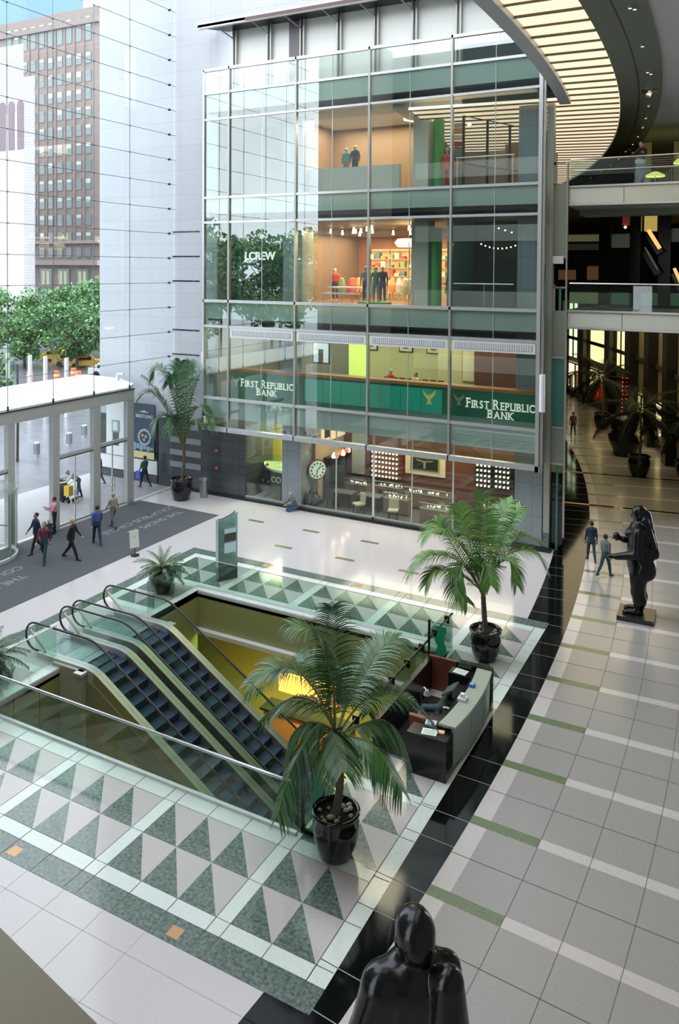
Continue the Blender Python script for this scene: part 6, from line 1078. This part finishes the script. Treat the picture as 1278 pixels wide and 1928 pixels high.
    return r
def bag(off, size, m_, nm='bag'):
    def f(r):
        m = MB(); x, y, z = off; a_, b_, c_ = size; m.box(x - a_, x + a_, y - b_, y + b_, z - c_, z + c_ * .6); m.prism([(x - a_ * .8, y - b_), (x + a_ * .8, y - b_), (x + a_ * .8, y + b_), (x - a_ * .8, y + b_)], z + c_ * .6, z + c_); o = m.build('carried_bag', m_)
        o.parent = None; o.matrix_world = Matrix.Translation(r.location) @ Matrix.Rotation(r.rotation_euler.z, 4, 'Z'); tag(o, nm, 'bag')
    return f
person('woman in pink top and black trousers standing on the mat near the doors', (-28.0, 25.3, .016), 2.6, 'pink', 'black', 1.66, look=.15, arms=((.5, 1.5), (.5, 1.5)), skin=skinA, legs=((.05, .03), (-.05, .05)))
r = person('crouching child beside the woman in pink', (-27.6, 24.75, .016), 1.2, 'black', 'navy', 1.2, lean=.7, legs=((1.5, 2.2), (1.3, 2.2)), arms=((.9, .6), (.9, .6)), hair=hairB)
person('dark dressed person walking past the revolving door', (-26.75, 23.2, .016), 2.9, 'navy', 'black', 1.74, legs=((.35, .1), (-.3, .35)), arms=((-.3, .3), (.35, .4)))
person('person in a dark red top walking across the mat', (-25.6, 22.6, .016), -2.6, 'wine', 'teal', 1.7, legs=((.4, .1), (-.35, .4)), arms=((-.35, .4), (.4, .4)))
person('person in a long black coat walking on the mat', (-24.9, 23.4, .016), -1.2, 'black', 'black', 1.76, lean=.12, legs=((-.35, .35), (.4, .1)), arms=((.4, .4), (-.35, .3)), hair=hairB)
person('person in a blue jacket walking toward the doors', (-25.3, 25.2, .016), 1.0, 'blue', 'navy', 1.75, legs=((.35, .1), (-.3, .3)), arms=((-.3, .3), (.35, .4)))
person('blond person in tan walking near the right glass door', (-26.3, 27.2, .016), 1.4, 'tan', 'grey', 1.68, legs=((-.3, .3), (.35, .1)), arms=((.35, .4), (-.3, .3)), hair=hairB)
person('man in a white shirt bending over a yellow pushchair outside', (-31.3, 29.9, 0), 2.5, 'white', 'teal', 1.78, lean=.95, arms=((1.0, .3), (1.1, .4)), hair=hairL)
person('person in dark top and jeans walking outside behind the bending man', (-32.3, 32.3, 0), 1.7, 'black', 'jeans', 1.74, legs=((.35, .1), (-.3, .3)), extra=bag((-.28, 0, .75), (.06, .15, .17), CL['blue'], 'pale blue bag carried by the person behind the bending man'))
person('man in a green sweater walking past the posters with a blue bag', (-29.7, 33.1, 0), 1.4, 'green', 'navy', 1.78, legs=((.35, .1), (-.35, .35)), arms=((.25, .3), (.3, .5)), extra=bag((-.26, .18, .72), (.06, .18, .2), mat('bag_blue', (.06, .08, .45), .5), 'bright blue shopping bag carried by the man in green'))
person('grey haired person in grey sitting on the kerb by the granite column', (-20.35, 33.62, 0), 2.6, 'grey', 'jeans', 1.72, lean=.5, legs=((1.35, 1.0), (1.45, 1.1)), arms=((.9, .8), (.9, .9)), sit=.22, hair=hairL)
person('man in a black sweatshirt and jeans leaning at the upper bridge rail', (-4.55, 34.85, 15.6), math.pi - .2, 'black', 'jeans', 1.76, legs=((.06, .03), (-.04, .03)), arms=((.5, 1.4), (.5, 1.4)), look=.3)
person('bank clerk in red behind the wood counter', (-16.5, 36.4, 5.3), 2.8, 'red', 'black', 1.7, hair=hairL); person('bank clerk in a cream blouse behind the wood counter', (-15.0, 36.0, 5.3), 2.9, 'cream', 'black', 1.68, long=True)
person('dark figure walking far along the concourse', (-12.1, 58.9, .01), .4, 'wine', 'black', 1.75, legs=((.35, .1), (-.3, .3)), res=.022)
person('dark dressed person walking by the end of the glazed front', (-6.1, 33.6, .01), .4, 'navy', 'teal', 1.72, legs=((.35, .1), (-.3, .3)), res=.02)
person('person in grey walking beside the curved black band near the statue', (-5.3, 32.2, .01), -.5, 'grey', 'teal', 1.7, legs=((-.35, .3), (.3, .1)), res=.02); person('shop assistant in black standing in the small left shop', (-23.0, 35.0, .01), 3.0, 'black', 'black', 1.72)
r = thing('black_bag_pile', 'black draped bag standing by the granite column inside the shop', 'bag', (-19.9, 34.5, .02)); blob('bag_body', [((-19.9, 34.5, .35), (-19.9, 34.55, .75), .33, .2, 0), ((-19.8, 34.5, .3), (-19.5, 34.6, .4), .28, .2, 0)], [black], .05, r, .1)
# ================================================================== AREA LIGHTS with no visible lamp body, for shops, mall, concourse and basement
def area(name, loc, sx_, sy_, en, col, rot=(0, 0, 0)):
    l = bpy.data.lights.new(name, 'AREA'); l.shape = 'RECTANGLE'; l.size = sx_; l.size_y = sy_; l.energy = en; l.color = col; o = bpy.data.objects.new(name, l); o.location = loc; o.rotation_euler = rot; COL.objects.link(o); return o
area('bank_ceiling_light', (-17, 36.5, 8.85), 15, 4, 560, (1, .9, .6)); area('shop_ceiling_light', (-18, 38.5, 13.9), 6.5, 7, 1400, (1, .72, .42)); area('upper_ceiling_light', (-16.5, 36.4, 19.5), 8, 3, 700, (1, .82, .58))
area('watch_shop_light', (-14.5, 37, 4.42), 9, 5, 520, (1, .82, .6)); area('left_shop_light', (-22.6, 36.5, 4.4), 1.8, 3, 260, (1, .95, .55))
area('mall_light', (-8.5, 60, 9.0), 8, 42, 1300, (1, .80, .45)); area('concourse_light', (-3.2, 20, 18.9), 3, 26, 350, (1, .85, .65))
area('basement_light', (-14.5, 26.0, -.5), 7, 3, 900, (.95, 1, .25)); area('basement_cafe_light', (-14.0, 22.9, -2.2), 4, .6, 200, (1, .6, .2)); area('basement_front_light', (-16, 12.8, -.5), 5, 2, 350, (.8, .95, .4))

# ================================================================== DARK GALLERY seen between the two bridges
def gbox(nm, lb, cat, x0, x1, y, z0, z1, mt, d=.3, group=None):
    b = MB(); b.box(x0, x1, y, y + d, z0, z1, 0); b.box(x0, x1, y - .02, y, z1 - .05, z1, 1); return tag(b.build(nm, [mt, steel]), lb, cat, group)
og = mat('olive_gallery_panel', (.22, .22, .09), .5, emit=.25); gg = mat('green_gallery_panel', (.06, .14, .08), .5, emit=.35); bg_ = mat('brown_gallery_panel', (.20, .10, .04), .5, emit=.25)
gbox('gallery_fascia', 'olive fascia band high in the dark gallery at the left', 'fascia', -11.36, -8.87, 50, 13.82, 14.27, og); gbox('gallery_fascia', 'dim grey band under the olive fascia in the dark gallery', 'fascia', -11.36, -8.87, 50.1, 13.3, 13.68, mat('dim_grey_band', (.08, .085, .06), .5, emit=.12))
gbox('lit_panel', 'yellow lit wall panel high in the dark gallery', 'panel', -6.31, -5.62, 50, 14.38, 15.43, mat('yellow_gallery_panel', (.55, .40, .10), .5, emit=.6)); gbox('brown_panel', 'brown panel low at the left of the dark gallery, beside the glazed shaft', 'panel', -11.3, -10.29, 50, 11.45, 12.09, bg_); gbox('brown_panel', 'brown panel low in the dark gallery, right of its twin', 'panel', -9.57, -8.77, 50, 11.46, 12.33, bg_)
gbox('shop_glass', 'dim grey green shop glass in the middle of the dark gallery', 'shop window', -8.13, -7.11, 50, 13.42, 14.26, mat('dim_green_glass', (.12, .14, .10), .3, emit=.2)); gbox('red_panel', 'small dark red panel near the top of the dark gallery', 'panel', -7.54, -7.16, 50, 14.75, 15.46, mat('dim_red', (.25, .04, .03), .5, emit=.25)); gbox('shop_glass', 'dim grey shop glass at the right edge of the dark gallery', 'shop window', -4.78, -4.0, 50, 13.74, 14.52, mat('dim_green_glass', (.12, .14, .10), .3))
b = MB(); b.lathe([(0, -.1), (.1, 0), (0, .1)], (-7.36, 49.9, 14.63), 10); tag(b.build('round_lamp', mat('amber_bulb', (1, .5, .15), .4, emit=5)), 'small round amber lamp in the dark gallery', 'lamp')
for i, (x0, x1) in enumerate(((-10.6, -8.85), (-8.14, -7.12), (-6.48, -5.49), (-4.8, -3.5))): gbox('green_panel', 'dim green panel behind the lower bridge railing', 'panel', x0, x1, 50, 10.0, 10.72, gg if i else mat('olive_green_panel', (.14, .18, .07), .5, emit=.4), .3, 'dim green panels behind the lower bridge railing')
for x0, x1 in ((-8.71, -8.04), (-6.97, -6.36), (-5.4, -4.75)): gbox('gallery_pier', 'black square pier in the dark gallery above the lower bridge', 'pier', x0, x1, 49, 10.0, 15.3, pier, .5, 'black piers in the dark gallery')
for p, q, th, m_, lb in (((-5.84, 48, 14.35), (-5.21, 48, 13.3), .2, mat('amber_strip', (1, .5, .15), .4, emit=1.0), 'wide amber lit escalator side slanting down, below the yellow panel'), ((-6.0, 48, 13.36), (-5.3, 48, 12.09), .07, mat('dim_handrail', (.3, .3, .27), .4, emit=.2), 'thin grey escalator handrail slanting down in the dark gallery'), ((-4.44, 48, 12.19), (-3.99, 48, 11.16), .16, mat('amber_strip', (1, .5, .15), .4, emit=1.0), 'amber lit escalator side slanting down at the right frame edge')):
    b = MB(); b.bar(p, q, th, th, 0); b.bar((p[0], p[1] + .3, p[2] - .25), (q[0], q[1] + .3, q[2] - .25), .4, .4, 1); tag(b.build('gallery_escalator', [m_, black]), lb, 'escalator')
for (x0, x1, z, lb) in ((-5.53, -4.57, 16.9, 'flat yellow lamp shade on the level behind the upper bridge'), (-4.2, -3.6, 17.5, 'flat yellow lamp shade behind the upper bridge at the right edge')):
    r = thing('table_lamp', lb, 'lamp', ((x0 + x1) / 2, 44, z)); b = MB(); xm = (x0 + x1) / 2; b.lathe([((x1 - x0) / 2, 0), ((x1 - x0) / 2, .08), (.12, .26), (0, .26)], (xm, 44, z), 20); b.build('shade', mat('yellow_shade', (.85, .85, .25), .5, emit=.7), r); b = MB(); b.tube([(xm, 44, 15.65), (xm, 44, z + .05)], .03, 8); b.build('stem', steel, r)
r = thing('blue_screen', 'slatted blue grey screen behind the upper bridge near the right edge', 'screen', (-4.5, 45, 15.6))
for k in range(8): b = MB(); x = -5.0 + .12 * k; b.box(x, x + .05, 45, 45.05, 16.2, 16.9 + .12 * k); b.build('slat', mat('blue_grey_slat', (.12, .18, .24), .5, emit=.15), r)
b = MB(); b.box(-5.05, -4.05, 45, 45.05, 15.7, 16.2); b.build('base', dark_metal, r)
b = MB(); b.box(-6.4, 4, 42, 46, 15.45, 15.62); struct(b.build('floor_upper_concourse', mat('upper_floor_stone', (.3, .29, .24), .3)))
b = MB(); b.box(-5.9, -5.5, 46, 46.2, 15.6, 19.0); b.box(-4.4, -3.9, 46.3, 46.5, 15.6, 19.0); tag(b.build('olive_pilaster', mat('olive_pilaster_glow', (.30, .26, .10), .5, emit=.12)), 'pair of olive pilasters behind the man on the upper bridge', 'pilaster')  # pilasters glow faintly in their own colour though they are no lamps
r = thing('cream_bag', 'cream bag held at the waist by the man on the upper bridge', 'bag', (-4.55, 34.62, 16.45)); blob('bag_body', [((-4.68, 34.62, 16.5), (-4.42, 34.62, 16.5), .1, .1, 0, (1, .7, 1))], [mat('cream_cloth', (.6, .55, .45), .8)], .02, r)
